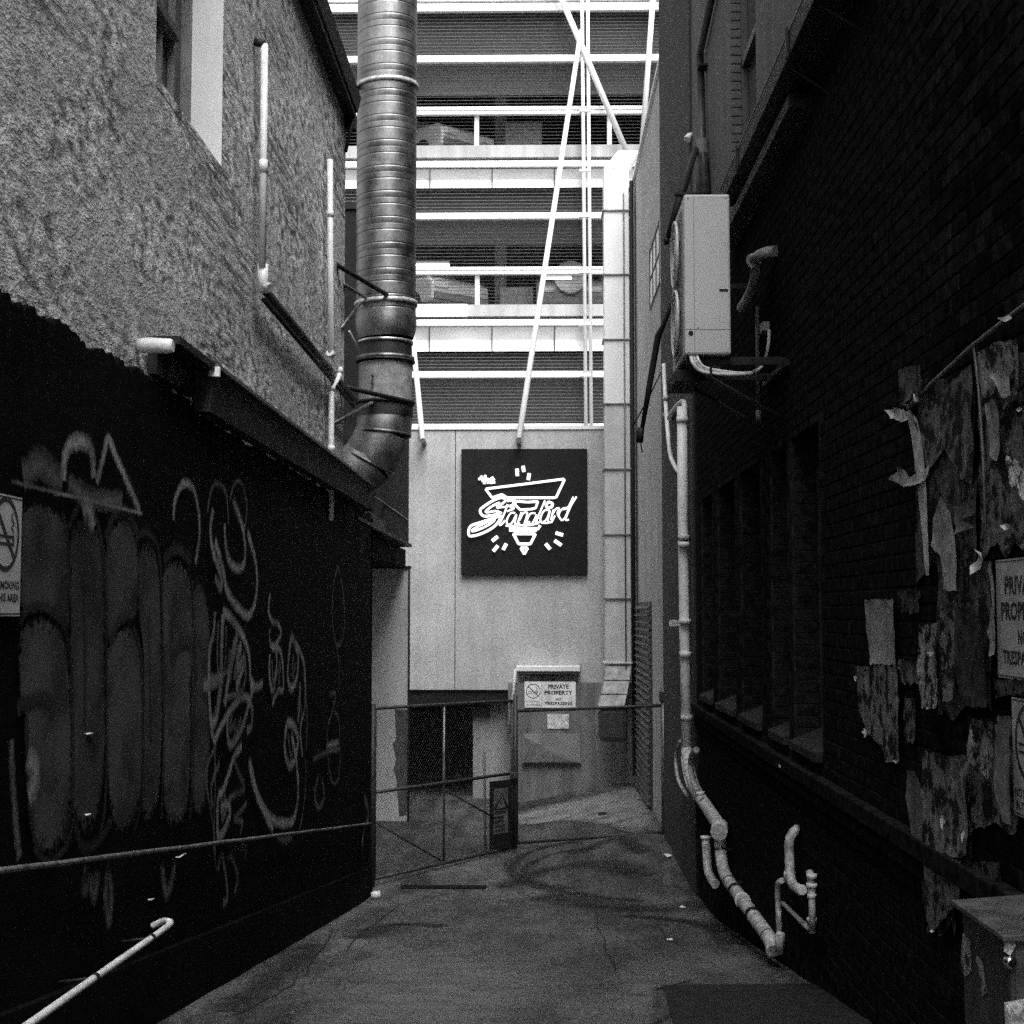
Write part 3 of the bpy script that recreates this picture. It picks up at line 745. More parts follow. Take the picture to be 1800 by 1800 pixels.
for c in range(70):
    z = 1.35 + c * PIT
    if z > 7.2: break
    y = 4.85 + (.12 if c % 2 else 0)
    while y < 17:
        inop = any(a - .02 < y + LB / 2 and y - LB / 2 < b + .02 for a, b in OPN) and OZ0 - .12 < z < OZ1 + .05
        if not inop and z > gz(WRX, y) - .05:
            zr = z - EYE; py = 1075 - zr * F / y; px = 945 + WRX * F / y
            if -30 < py < 1830: spots.append((y, z, px, py))
        y += .24
vis = [s for s in spots if s[2] < 1812]
vis.sort(key=lambda s: s[0])
single, rest = vis[:300], vis[300:] + [s for s in spots if s[2] >= 1812]
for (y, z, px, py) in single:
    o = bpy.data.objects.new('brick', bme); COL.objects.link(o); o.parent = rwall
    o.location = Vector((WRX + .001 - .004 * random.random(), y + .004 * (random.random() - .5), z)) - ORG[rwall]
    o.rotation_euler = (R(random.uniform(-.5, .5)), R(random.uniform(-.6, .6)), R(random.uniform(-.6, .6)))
mb = MB()
for (y, z, px, py) in rest:
    i = len(mb.v); dx = .004 * random.random()
    mb.v += [Vector((WRX + .002 - dx + p[0], y + p[1], z + p[2])) for p in bv]
    mb.f += [tuple(i + k for k in f) for f in bf]; mb.sm += [False] * 9
# jamb bricks of the recesses (they face the camera)
for (a, b) in OPN:
    z = OZ0 + .05
    while z < OZ1 - .05:
        i = len(mb.v); mb.v += [Vector((WRX + .10 - p[1] * .72, b + p[0], z + p[2])) for p in bv]
        mb.f += [tuple(i + k for k in f) for f in bf]; mb.sm += [False] * 9
        z += PIT
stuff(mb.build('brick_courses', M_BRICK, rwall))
mjb = mat('grey_jamb_brick', .075, .8, nscale=9, namt=.35, fine=60, famt=.25)
jm, jv, jf = brick_mesh('jamb_brick', .15, .076, .012)
jm.materials.clear(); jm.materials.append(mjb)
z = UZ0 + .04
while z < UZ1:
    o = bpy.data.objects.new('brick', jm); COL.objects.link(o); o.parent = uw
    o.location = Vector((WRX + .078, UY1, z)) - ORG[uw]; o.rotation_euler = (0, 0, R(90)); z += PIT
# stepped string course
for z0, z1, d in ((2.50, 2.60, .07), (2.40, 2.497, .045), (2.30, 2.397, .022)):
    MB().box(WRX - d, WRX + .05, 4.0, 17.3, z0, z1).build('string_course', M_BRICK, right, .008)
MB().box(WRX - .028, WRX + .05, 17.35, 21.62, -.2, 12.9).build('corner_pier', mat('pier_render', .022, .85, nscale=2, namt=.3, streak=.3), right)
MB().box(WRX - .06, WRX + .4, -3, 21.62, 13.6, 13.75).build('coping', M_RENDERDARK, right)

# pale building beyond, with louvre and window
far = thing('pale_side_building', 'pale rendered side wall at the far right behind the air conditioner', 'building', (3, 25.6, 0))
FX = 1.90
fy0, fy1 = 22.15, 29.7
wy0, wy1, wz0, wz1 = 22.3, 24.3, 8.72, 9.72
mb = MB()
for (y0, y1, z0, z1) in ((21.65, wy0, -.2, 12.03), (wy1, fy1, -.2, 12.03), (wy0, wy1, -.2, wz0), (wy0, wy1, wz1, 12.03)):
    mb.box(FX, FX + .3, y0, y1, z0, z1)
mb.build('wall', M_PALE, far)
w = MB().box(FX - .006, FX + .06, wy0, wy1, wz0, wz1).build('window', mat('sky_reflection_white', .82, .3), far)  # bright sky reflection painted into the pane as flat white
for a in (wy0, wy0 + .66, wy0 + 1.32, wy1 - .05): MB().box(FX - .02, FX - .007, a, a + .04, wz0 + .001, wz1).build('frame', M_FRAMEDARK, w)
MB().box(FX - .022, FX - .008, wy0, wy1, wz0 - .0, wz0 + .04).build('frame', M_FRAMEDARK, w)
MB().box(FX - .022, FX - .008, wy0, wy1, wz1 - .04, wz1).build('frame', M_FRAMEDARK, w)
MB().box(FX - .021, FX - .0085, wy0, wy1, wz0 + .48, wz0 + .51).build('frame', M_FRAMEDARK, w)
lv = MB().box(FX - .015, FX - .005, 24.4, 27.7, .45, 3.85).build('louvre', M_FRAMEDARK, far)
z = .52
while z < 3.8:
    mb = MB(); mb.frustum([(FX - .02, 24.45, z), (FX - .02, 27.65, z), (FX - .028, 27.65, z + .01), (FX - .028, 24.45, z + .01)],
                          [(FX - .085, 24.45, z - .045), (FX - .085, 27.65, z - .045), (FX - .09, 27.65, z - .035), (FX - .09, 24.45, z - .035)])
    mb.build('slat', mat('louvre_blade', .09, .6), lv); z += .125
MB().box(FX - .05, FX + .3, 21.65, fy1 + .02, 12.03, 12.1).build('coping', M_WHITE, far)

# white square exhaust duct running up the end wall
sq = thing('square_exhaust_duct', 'white square sheet metal duct with flanged joints beside the sign wall', 'duct', (1.5, 27.85, 1.4))
DY = 27.75
da, db = pY(1063, 700, DY).x, pY(1107, 700, DY).x
lev = [295, 370, 483, 597, 710, 825, 940, 1053, 1165]
for k in range(len(lev) - 1):
    z1, z0 = pY(1085, lev[k], DY).z, pY(1085, lev[k + 1], DY).z
    MB().box(da, db, DY, DY + .5, z0 + .012, z1 - .012).build('duct_section', M_WHITE if k < 4 else mat('white_duct_dim', .62, .6, namt=.1, streak=.15), sq, .006)  # lower sections a dimmer white, fading light put into the colour
    MB().box(da - .035, db + .035, DY - .035, DY + .53, z0 - .012, z0 + .012).build('flange', M_GALVDULL if k < 7 else M_WHITE, sq)
zt2 = pY(1085, 295, DY).z
mb = MB(); mb.frustum([(da, DY, zt2), (db, DY, zt2), (db, DY + .5, zt2), (da, DY + .5, zt2)],
                      [(da + .28, DY, zt2 + .34), (db + .22, DY, zt2 + .34), (db + .22, DY + .5, zt2 + .34), (da + .28, DY + .5, zt2 + .34)])
mb.build('duct_bend', M_WHITE, sq)
MB().tube([(db + .05, DY - .01, .6), (db + .05, DY - .01, pY(1110, 318, DY).z)], .04, 8).build('drain_tube', M_DARKSTEEL, sq)
MB().tube([(db - .10, DY - .02, 1.0), (db - .10, DY - .02, zt2 - .5)], .014, 8).build('cable', M_GALVDULL, sq)
# mouth: sloping hood and boxed end
zb2 = pY(1085, 1170, DY).z; za2 = pY(1085, 1240, DY).z; zc2 = pY(1085, 1302, DY).z
m_hood = mat('stained_hood', .42, .6, nscale=9, namt=.5)
steps = [(0, 0.0, 0.0), (.36, -.03, -.10), (.70, -.09, -.22), (1.0, -.16, -.32)]
for k in range(3):
    (f0, s0, d0), (f1, s1, d1) = steps[k], steps[k + 1]; zz0, zz1 = zb2 + (za2 - zb2) * f0, zb2 + (za2 - zb2) * f1
    MB().frustum([(da + s1, DY + d1, zz1), (db - .06 + s1 * .6 + .06 * (1 - f1), DY + d1, zz1), (db - .06 + s1 * .6 + .06 * (1 - f1), DY + d1 + .5, zz1), (da + s1, DY + d1 + .5, zz1)],
                 [(da + s0, DY + d0, zz0 - .006), (db - .06 + s0 * .6 + .06 * (1 - f0), DY + d0, zz0 - .006), (db - .06 + s0 * .6 + .06 * (1 - f0), DY + d0 + .5, zz0 - .006), (da + s0, DY + d0 + .5, zz0 - .006)]).build('hood_segment', m_hood, sq, .004)
    MB().box(da + s1 - .012, db - .04 + s1 * .6 + .06 * (1 - f1), DY + d1 - .012, DY + d1 + .4, zz1 - .004, zz1 + .008).build('hood_seam', M_GALVDULL, sq)
MB().box(da - .17, db - .06, DY - .32, DY + .2, za2 - .03, za2 - .004).build('flange', M_WHITE, sq)
MB().box(da - .14, db - .09, DY - .28, DY + .18, zc2, za2 - .034).build('outlet_box', mat('duct_outlet', .035, .6), sq, .09)

# ================================================================== ROUND DUCT
duct = thing('round_duct', 'large galvanised spiral exhaust duct rising beside the rendered building', 'duct', (-1.9, 18, 5))
DYc = 17.75
def dpt(px, py): return pY(px, py, DYc)
SC = DYc / F
cx = pY(679, 400, DYc).x
z_top, z_b = pY(679, -260, DYc).z, dpt(681, 560).z
rad = 54 * SC * .99
# ribbed spiral body
mb = MB(); prof = []
z = z_top; k = 0
while z > z_b:
    h_ = .0045
    prof += [(rad, z + .004), (rad, z), (rad - h_, z - .004), (rad - h_, z - .014), (rad, z - .018), (rad, z - .022)]
    if k % 2 == 0: prof += [(rad, z - .088), (rad - .002, z - .092), (rad, z - .096), (rad, z - .100)]
    z -= .158; k += 1
zc_ = z_b
prof += [(rad + .01, zc_ - .02), (rad + .008, zc_ - .11), (rad * .985, zc_ - .19), (rad * .93, zc_ - .26)]
N = 48
def lathe(mb, prof, cx, cy, tilt=0.0):
    i0 = len(mb.v)
    for (r, z) in prof:
        for j in range(N):
            t = 2 * math.pi * j / N
            mb.v.append(Vector((cx + r * math.cos(t), cy + r * math.sin(t), z + tilt * math.cos(t) * r)))
    for k in range(len(prof) - 1):
        for j in range(N):
            mb.f.append((i0 + k * N + j, i0 + k * N + (j + 1) % N, i0 + (k + 1) * N + (j + 1) % N, i0 + (k + 1) * N + j)); mb.sm.append(True)
    return mb
lathe(mb, prof, cx, DYc, .04); mb.build('spiral_body', M_GALV, duct)
def ring(py, r, h, m, name, tilt=0.0):
    z = dpt(681, py).z
    return lathe(MB(), [(r - .03, z + h / 2), (r, z + h / 2), (r, z - h / 2), (r - .03, z - h / 2)], cx, DYc, tilt).build(name, m, duct)
for py in (155, 536): ring(py, rad + .02, .055, mat('pale_band', .42, .5, metal=.3, nscale=14, namt=.4), 'band_clamp', .04)
z1 = dpt(681, 604).z
ring(603, rad * .93, .03, mat('bright_flange', .6, .35, metal=.8), 'flange')
lathe(MB(), [(rad * .88, z1 + .02), (rad * .88, z1 - .17)], cx, DYc).build('flexible_collar', M_GASKET, duct)
ring(632, rad * .97, .05, M_GALVDULL, 'flange'); ring(636.5, rad * .99, .022, M_GASKET, 'gasket')
zu, zl = dpt(681, 640).z, dpt(681, 708).z
lathe(MB(), [(rad * .885, zu), (rad * .885, zl)], cx, DYc).build('damper_section', mat('primed_steel', .26, .6, nscale=12, namt=.3, fine=45, famt=.3), duct)
for dy in (0, .07): MB().tube([(cx - .12, DYc - rad * .88 + .0, zu - .2 - dy * 1.4), (cx - .12, DYc - rad * .89 - .03, zu - .2 - dy * 1.4)], .018, 8).build('damper_bolt', M_GASKET, duct)
ring(709, rad * .98, .035, M_DARKSTEEL, 'flange')
# four-segment elbow turning down and towards the low roof
zs = dpt(681, 716).z
pth = []; rr = rad * .90
cen = [Vector((cx, DYc, zs + .02)), Vector((cx, DYc, zs - .10)), Vector((cx - .02, DYc, zs - .32)), Vector((cx - .20, DYc + .02, zs - .66)), Vector((cx - .52, DYc + .05, zs - .92)), Vector((cx - 1.0, DYc + .1, zs - 1.25))]
for k in range(1, len(cen) - 1):
    a, b = cen[k], cen[k + 1]
    d = (b - a).normalized()
    mb = MB().tube([a - d * .05, a - d * .045, b + d * .02], [rr * .985, rr + .004 * (k % 2), rr + .004 * (k % 2)], 40, caps=False)
    mb.build('elbow_segment', mat('elbow_steel', .20, .58, metal=.9, nscale=6, namt=.35, fine=50, famt=.25, streak=.3), duct)
    MB().tube([b - d * .018, b + d * .018], rr + .012, 40, caps=True).build('seam', M_GALVDULL, duct)
lathe(MB(), [(rr + .008, zs + .04), (rr + .008, zs - .12)], cx, DYc).build('flexible_collar', M_GASKET, duct)
# wall brackets
def bar(p, q, r=.02, m=M_DARKSTEEL, name='bracket_arm', parent=duct, n=6): return MB().tube([p, q], r, n).build(name, m, parent)
zb = dpt(680, 530).z
bar((UPX + .0, 15.9, zb + .02), (cx + .05, DYc - rad - .02, zb + .0), .028)
bar((UPX + .0, 16.45, zb - .08), (cx - .2, DYc - rad * .8, zb - .02), .022, M_GALVDULL); bar((UPX + .0, 16.3, zb - .62), (cx - .28, DYc - rad * .75, zb - .08), .02, M_GALVDULL)
zb = dpt(680, 712).z
bar((UPX, 16.2, zb), (cx + rad * .95, DYc - .2, zb), .028); bar((UPX, 15.6, zb - .52), (cx - .12, DYc - rad * .9, zb - .02), .026, M_GALVDULL)
bar((UPX, 15.9, zb + .01), (UPX + .03, 17.4, zb + .01), .03, M_GALVDULL)
bar(pY(614, 582, 16.8), pY(634, 620, 17.3), .012, M_WHITE)
zb = dpt(680, 170).z
bar((UPX - .1, 16.62, zb + .1), (cx - rad, DYc - .1, zb + .05), .025)

# ================================================================== LEFT-HAND PIPES AND CHANNEL
def pipe(name, label, pts, r, m, cat='pipe', joints=(), group=None, n=12, jr=1.22, jl=.05):
    pts = [Vector(p) for p in pts]
    t = thing(name, label, cat, pts[0] if pts[0].z < pts[-1].z else pts[-1], group)
    MB().tube(pts, r, n).build('pipe_run', m, t)
    for j in joints:
        if isinstance(j, tuple): c, d = Vector(j[0]), Vector(j[1]).normalized()
        else:
            k = int(j); f = j - k; c = pts[k].lerp(pts[min(k + 1, len(pts) - 1)], f); d = (pts[min(k + 1, len(pts) - 1)] - pts[max(0, min(k, len(pts) - 2))]).normalized()
        MB().tube([c - d * jl, c + d * jl], r * jr, n).build('collar', m, t)
    return t
PXL = -2.13
a, b = pX(465, 78, PXL), pX(461, 470, PXL)
t = pipe('vent_pipe', 'white vertical waste pipe below the eaves of the rendered wall, ending in a tee', [a, b], .029, M_WHITEPIPE, joints=(.55,))
c = pX(462, 478, PXL); MB().tube([c + Vector((0, 0, .06)), c + Vector((0, 0, -.16))], .042, 12).build('tee_fitting', M_WHITEPIPE, t)
MB().tube([c + Vector((.0, -.0, -.1)), c + Vector((.07, -.05, -.14))], .036, 12).build('tee_cap', M_WORNPIPE, t)
MB().tube([a, a + Vector((-.08, 0, .02))], .032, 8).build('wall_elbow', M_DARKSTEEL, t)
a, b = pX(464, 508, PXL), pX(622, 702, PXL)
t = pipe('drain_pipe', 'dark grey pipe running level along the rendered wall towards the round duct', [a, b], .036, mat('dark_pipe', .045, .45, nscale=14, namt=.4), joints=(.3, .62), jr=1.2)
MB().tube([a + Vector((.0, 0, -.085)), b + Vector((0, 0, -.085))], .02, 8).build('cable', M_DARKSTEEL, t)
P2 = -2.14
pts = [pX(580, 280, P2), pX(581, 622, P2), pX(597, 643, P2 + .06), pX(596, 660, P2 + .06), pX(583, 682, P2), pX(582, 800, P2), pX(582, 915, P2)]
t = pipe('downpipe', 'white downpipe with a kink on the rendered wall beside the round duct', pts, .031, M_WHITEPIPE, joints=(.28, 1.0, 2.5, 4.0, 4.9), jl=.03)
# steel channel over the wall head
ch = thing('steel_channel', 'long dark steel channel resting along the head of the black wall', 'channel', (-2.08, 14, 4.99))
cy0 = pX(378, 650, -2.03).y; cy1 = 18.3
mb = MB(); mb.frustum([(WLX + .002, cy0, 4.935), (-2.06, cy0, 4.935), (-2.06, cy1, 4.935), (WLX + .002, cy1, 4.935)],
                      [(WLX + .002, cy0, 5.20), (-2.03, cy0, 5.20), (-2.03, cy1, 5.20), (WLX + .002, cy1, 5.20)])
mb.build('web', M_CHANNEL, ch)
MB().box(-2.16, -2.00, cy0 - .02, cy1, 5.203, 5.235).build('top_flange', mat('channel_flange', .075, .5, nscale=8, namt=.3), ch, .004)
MB().box(-2.17, -2.02, cy0 - .95, cy0 - .03, 5.19, 5.235).build('bare_angle', M_DARKSTEEL, ch)
MB().box(-2.20, -2.15, cy0 - .95, cy0 - .03, 5.02, 5.189).build('bare_angle', M_DARKSTEEL, ch)
MB().box(-2.06, -1.99, cy0 - .05, cy0 - .021, 5.15, 5.212).build('end_plate', M_WHITE, ch)
c = pX(303, 607, -2.02)
t = thing('pipe_stub', 'stubby white pipe end sticking out at the end of the steel channel', 'pipe', (c.x - .1, c.y, c.z))
MB().tube([(-2.21, c.y, c.z), (-2.15, c.y, c.z), (-2.03, c.y, c.z - .005), (-2.015, c.y, c.z - .005)], [.038, .044, .042, .034], 14).build('sleeve', mat('stub_white', .72, .5), t)
# rail pipe along the lower wall, parallel to the ground
a, b = pX(-60, 1538, -2.09), pX(655, 1447, -2.09)
n_ = 24; pts = [a.lerp(b, k / n_) + Vector((.0, 0, .006 * nz(k * .7, 3, 1))) for k in range(n_ + 1)]
t = thing('rusty_rail', 'thin rusty pipe following the slope low on the black wall', 'rail', b)
MB().tube(pts, .013, 8).build('rail_pipe', M_RUST, t)
for k in range(2, 24, 4): MB().tube([pts[k], pts[k] + Vector((-.07, 0, -.01))], .010, 6).build('wall_fixing', M_RUST, t)
# pale conduit / guard rail low on the left
a, b = pX(40, 1808, -2.0), pX(292, 1630, -2.0)
pts = [a + (a - b) * .3, a, a.lerp(b, .5), b, b + Vector((-.01, .09, .012)), b + Vector((-.06, .15, -.0)), b + Vector((-.12, .17, -.03))]
t = thing('guard_rail', 'pale painted tube rail bent into the wall at lower left', 'rail', (b.x, b.y, b.z))
MB().tube(smooth_path(pts, 5), .017, 12).build('rail_tube', mat('rail_paint', .62, .45, nscale=10, namt=.15), t)
for f in (.42, .86):
    p = a.lerp(b, f); d = (b - a).normalized(); MB().tube([p - d * .02, p + d * .02], .021, 10).build('clip', M_DARKSTEEL, t)
    MB().tube([p, (WLX + .0, p.y, p.z - .02)], .008, 6).build('standoff', M_DARKSTEEL, t)
# small bright fixings on the wall
random.seed(5)
for i_, (px, py, w) in enumerate(((155, 1289, .07), (153, 1431, .05), (318, 1503, .16), (265, 1580, .05), (262, 1199, .03))):
    c = pX(px, py, WLX + .012)
    if i_ == 4:
        o = MB().box(c.x - .004, c.x, c.y - .02, c.y + .02, c.z - .055, c.z + .055).build('sticker', M_SIGNW)
        tag(o, 'small torn white sticker on the graffitied black wall', 'sticker')
    else:
        o = MB().tube([(WLX - .0, c.y - w / 2, c.z), (WLX + .02, c.y - w / 2, c.z), (WLX + .022, c.y + w / 2, c.z - .004)], .005, 6).build('wall_hook', M_WHITEPIPE)
        tag(o, ('small white hook level with the sticker on the black wall', 'small white hook just above the rusty rail', 'longer white hook just below the rusty rail', 'faint white hook well below the rusty rail')[i_], 'hook', 'small hooks on the black wall')

# ================================================================== GRAFFITI (paint on the black wall, and a ledge drawn with it)
GN = [0]
def stroke(pix, w, m, closed=False, name='graffiti_ledge_stroke'):
    GN[0] += 1; X = WLX + .012 + .0005 * GN[0]
    pts = smooth_path([pX(px, py, X) for px, py in pix], 7, closed); mb = MB(); n = len(pts)
    for k, p in enumerate(pts):
        t = (pts[(k + 1) % n] - pts[k - 1]) if closed else pts[min(k + 1, n - 1)] - pts[max(k - 1, 0)]
        s = Vector((0, t.z, -t.y)); s = s.normalized() if s.length > 1e-6 else Vector((0, 1, 0))
        for j in (-1, 0, 1):
            i = len(mb.v); mb.v.append(p + s * w * j); mb.uv[i] = (k * .1, float(j))
    for k in range(n if closed else n - 1):
        for j in range(2):
            a = k * 3 + j; b = ((k + 1) % n) * 3 + j; mb.f.append((a, a + 1, b + 1, b)); mb.sm.append(False)
    return mb.build(name, m, lower_wall)
def blob(pix, m, name='graffiti_fill'):
    GN[0] += 1; X = WLX + .012 + .0005 * GN[0]
    mb = MB(); out = smooth_path([pX(px, py, X) for px, py in pix], 5, True); n = len(out); c = sum(out, Vector()) / n
    mb.v = [c] + [c.lerp(p, .75) for p in out] + out
    mb.uv = {0: (0, 0.0)}
    for k in range(n): mb.uv[1 + k] = (0, .45); mb.uv[1 + n + k] = (0, 1.0)
    for k in range(n):
        k2 = (k + 1) % n; mb.f.append((0, 1 + k, 1 + k2)); mb.f.append((1 + k, 1 + n + k, 1 + n + k2, 1 + k2)); mb.sm += [False, False]
    return mb.build(name, m, lower_wall)
S_FILL = mat_spray('spray_grey_fill', .058, .22, .95); S_WHITE = mat_spray('spray_white', .36, .9, .9); S_SILV = mat_spray('spray_silver', .30, .9, .85)
S_DIM = mat_spray('spray_dim', .13, .95, .8); S_FILL2 = mat_spray('spray_grey_fill_dim', .044, .22, .92); S_BLACK = mat_spray('spray_black', .004, .7, .95)
# continuous grey field of tall bubble letters, then black outlines over it
blob([(34, 900), (70, 882), (108, 905), (122, 950), (124, 1060), (122, 1110), (75, 1078), (36, 1085), (33, 1000)], S_FILL2)
blob([(122, 950), (135, 905), (155, 892), (174, 925), (184, 1000), (186, 1180), (186, 1330), (172, 1440), (150, 1475), (128, 1440), (124, 1300), (122, 1100)], S_FILL2)
blob([(34, 1105), (70, 1078), (104, 1096), (122, 1150), (128, 1280), (128, 1400), (114, 1475), (85, 1505), (58, 1485), (48, 1400), (46, 1270), (36, 1240), (32, 1180)], S_FILL)
blob([(184, 960), (203, 915), (227, 912), (242, 955), (246, 1040), (238, 1090), (215, 1090), (190, 1130), (184, 1060)], S_FILL2)
blob([(188, 1130), (215, 1095), (237, 1105), (250, 1160), (254, 1280), (250, 1395), (230, 1455), (210, 1468), (194, 1430), (186, 1330), (184, 1220)], S_FILL)
blob([(244, 965), (262, 948), (279, 985), (285, 1120), (286, 1280), (280, 1405), (263, 1450), (250, 1435), (252, 1300), (252, 1150), (242, 1060)], S_FILL2)
blob([(286, 995), (310, 978), (334, 1005), (342, 1100), (336, 1200), (336, 1320), (330, 1425), (306, 1460), (288, 1425), (284, 1260), (284, 1120)], S_FILL)
blob([(338, 1040), (354, 1020), (368, 1080), (372, 1200), (370, 1300), (362, 1410), (345, 1440), (334, 1370), (336, 1200)], S_FILL2)
for q, w in (([(36, 1100), (45, 1075), (75, 1066), (105, 1085), (118, 1120), (126, 1200), (128, 1330), (126, 1420), (112, 1480)], .034), ([(110, 900), (120, 950), (122, 1040), (112, 1090)], .030), ([(30, 1245), (60, 1230), (88, 1232), (92, 1262)], .05), ([(46, 1260), (50, 1400), (62, 1480)], .03),
             ([(148, 1010), (150, 1150), (150, 1280)], .022), ([(120, 930), (140, 890), (165, 905), (180, 960), (186, 1080), (188, 1250), (186, 1400), (176, 1470)], .034), ([(186, 950), (200, 905), (225, 900), (244, 945)], .05), ([(192, 1130), (212, 1088), (232, 1085)], .045), ([(234, 1100), (248, 1150), (252, 1270), (250, 1400), (236, 1460)], .034),
             ([(262, 1080), (264, 1180), (266, 1300)], .02), ([(240, 945), (260, 935), (280, 975), (286, 1100), (288, 1280), (284, 1440)], .03), ([(288, 985), (310, 965), (336, 985)], .05), ([(300, 1160), (320, 1130), (345, 1128)], .05), ([(338, 1020), (344, 1150), (340, 1300), (334, 1440)], .03), ([(128, 1440), (148, 1490), (180, 1470), (196, 1440)], .04), ([(60, 1488), (85, 1515), (115, 1490), (128, 1450)], .03)):
    stroke(q, w, S_BLACK)
stroke([(112, 845), (113, 810), (120, 785), (140, 776), (158, 785), (163, 805), (165, 840)], .055, S_WHITE)
stroke([(170, 850), (180, 810), (190, 772), (205, 805), (225, 850), (246, 900)], .042, S_WHITE)
stroke([(95, 866), (140, 875), (200, 890), (250, 903)], .014, S_WHITE); stroke([(20, 846), (60, 856), (100, 866)], .014, S_DIM)  # wall ledge drawn as strokes, its lit stretch painted white
stroke([(40, 835), (70, 815), (90, 830), (110, 850)], .09, S_DIM); stroke([(120, 850), (150, 870), (185, 880), (215, 880)], .07, S_DIM)
stroke([(305, 915), (308, 880), (322, 850), (340, 860), (350, 905), (350, 950), (343, 990)], .040, S_SILV)
stroke([(146, 905), (153, 895), (160, 910), (164, 930)], .07, S_SILV)
stroke([(365, 900), (372, 860), (385, 850), (398, 870), (402, 920)], .03, S_DIM); stroke([(404, 880), (412, 850), (425, 850), (434, 890), (430, 930)], .03, S_DIM)
stroke([(375, 895), (370, 930), (375, 970), (388, 1010), (388, 1035), (378, 1015)], 0.049, S_SILV)
stroke([(395, 920), (397, 960), (405, 990), (422, 1000), (431, 980), (428, 935), (418, 900), (410, 880)], 0.049, S_SILV)
stroke([(435, 935), (448, 980), (452, 1030), (445, 1070), (435, 1082), (420, 1070), (400, 1040), (392, 1000), (378, 950)], 0.052, S_SILV)
stroke([(378, 1075), (376, 1110), (368, 1150), (368, 1220), (372, 1280), (378, 1310)], 0.049, S_SILV)
stroke([(392, 1080), (390, 1130), (388, 1200), (380, 1260), (370, 1270)], 0.072, S_SILV)
stroke([(392, 1075), (405, 1085), (425, 1115), (438, 1150), (440, 1190), (446, 1205), (440, 1225)], 0.052, S_SILV)
stroke([(358, 1205), (375, 1200), (392, 1195)], 0.058, S_SILV); stroke([(440, 1205), (452, 1208), (462, 1200)], 0.051, S_SILV)
stroke([(418, 1110), (410, 1150), (402, 1190), (395, 1240)], 0.072, S_SILV); stroke([(424, 1130), (418, 1170), (430, 1160), (415, 1210)], 0.065, S_SILV)
stroke([(376, 1305), (392, 1270), (415, 1235), (432, 1225), (443, 1245), (442, 1275), (434, 1285)], 0.049, S_SILV)
stroke([(400, 1260), (400, 1290), (406, 1310), (425, 1280), (440, 1230)], 0.049, S_SILV)
stroke([(380, 1310), (364, 1350), (366, 1400), (375, 1450), (378, 1500)], 0.029, S_DIM); stroke([(378, 1320), (378, 1390), (376, 1480), (380, 1530)], 0.029, S_DIM)
stroke([(425, 1310), (412, 1330), (402, 1360), (392, 1390), (384, 1400), (382, 1440), (384, 1470), (394, 1460), (404, 1430), (400, 1415), (388, 1420)], 0.052, S_SILV)
stroke([(412, 1335), (420, 1360), (430, 1385), (415, 1395), (402, 1405)], 0.038, S_DIM); stroke([(434, 1410), (420, 1430), (412, 1440), (426, 1445), (422, 1465)], 0.035, S_DIM)
stroke([(438, 1335), (444, 1370), (458, 1410), (478, 1440), (500, 1447), (516, 1440), (524, 1400), (524, 1360)], 0.058, S_SILV)
stroke([(440, 1340), (450, 1390), (466, 1430), (480, 1460)], 0.058, S_SILV)
stroke([(488, 1470), (500, 1478), (514, 1470)], 0.051, S_DIM)
stroke([(475, 1045), (472, 1070), (478, 1092), (488, 1095), (494, 1115), (482, 1135), (475, 1130), (474, 1105)], 0.038, S_SILV)
stroke([(478, 1140), (490, 1140), (496, 1160), (498, 1210), (488, 1215), (478, 1240)], 0.043, S_SILV); stroke([(474, 1150), (474, 1190), (480, 1215), (486, 1170), (486, 1145)], 0.052, S_SILV)
for q in ([(384, 1090), (382, 1150), (386, 1210)], [(398, 1100), (396, 1160), (386, 1230), (378, 1250)], [(404, 1140), (400, 1180), (410, 1150), (404, 1200)], [(430, 1150), (432, 1190), (424, 1215), (400, 1225)], [(408, 1255), (404, 1285), (414, 1270), (412, 1295), (424, 1262)], [(386, 1340), (372, 1380), (374, 1420)], [(396, 1395), (390, 1440), (398, 1425)], [(370, 1190), (384, 1188), (400, 1180)],
          [(478, 1160), (482, 1200), (492, 1165), (490, 1205)], [(516, 1150), (514, 1190), (520, 1165)], [(526, 1215), (530, 1260), (526, 1300)], [(506, 1290), (512, 1330), (516, 1295)], [(534, 1180), (540, 1260), (538, 1320)], [(412, 1120), (406, 1165), (418, 1140), (412, 1190), (424, 1165)]):
    stroke(q, .038, S_DIM)
stroke([(512, 1120), (508, 1150), (506, 1190), (512, 1210), (522, 1190), (524, 1150), (516, 1125), (512, 1118)], 0.058, S_SILV)
stroke([(520, 1130), (535, 1170), (536, 1240), (528, 1280), (532, 1330)], 0.043, S_SILV); stroke([(528, 1200), (526, 1240), (524, 1270)], 0.072, S_SILV)
stroke([(505, 1270), (500, 1310), (508, 1345), (518, 1335), (524, 1300), (516, 1275), (505, 1270)], 0.061, S_SILV); stroke([(512, 1290), (520, 1330), (524, 1380)], 0.058, S_SILV)
stroke([(536, 1330), (538, 1370), (532, 1430), (526, 1460)], 0.029, S_DIM)
stroke([(594, 995), (586, 1030), (584, 1080), (590, 1130), (600, 1130), (606, 1090), (602, 1030), (594, 995)], 0.029, S_DIM); stroke([(592, 1135), (596, 1170), (596, 1210)], 0.029, S_DIM)
stroke([(580, 1220), (590, 1220), (584, 1250), (576, 1280), (576, 1320), (582, 1370), (592, 1375), (598, 1340), (596, 1270), (588, 1250)], 0.035, S_DIM)
stroke([(574, 1312), (596, 1304)], 0.051, S_SILV); stroke([(550, 1335), (575, 1322), (597, 1316)], 0.043, S_DIM)
stroke([(560, 1365), (553, 1395), (560, 1420), (570, 1400), (566, 1370)], 0.049, S_DIM)
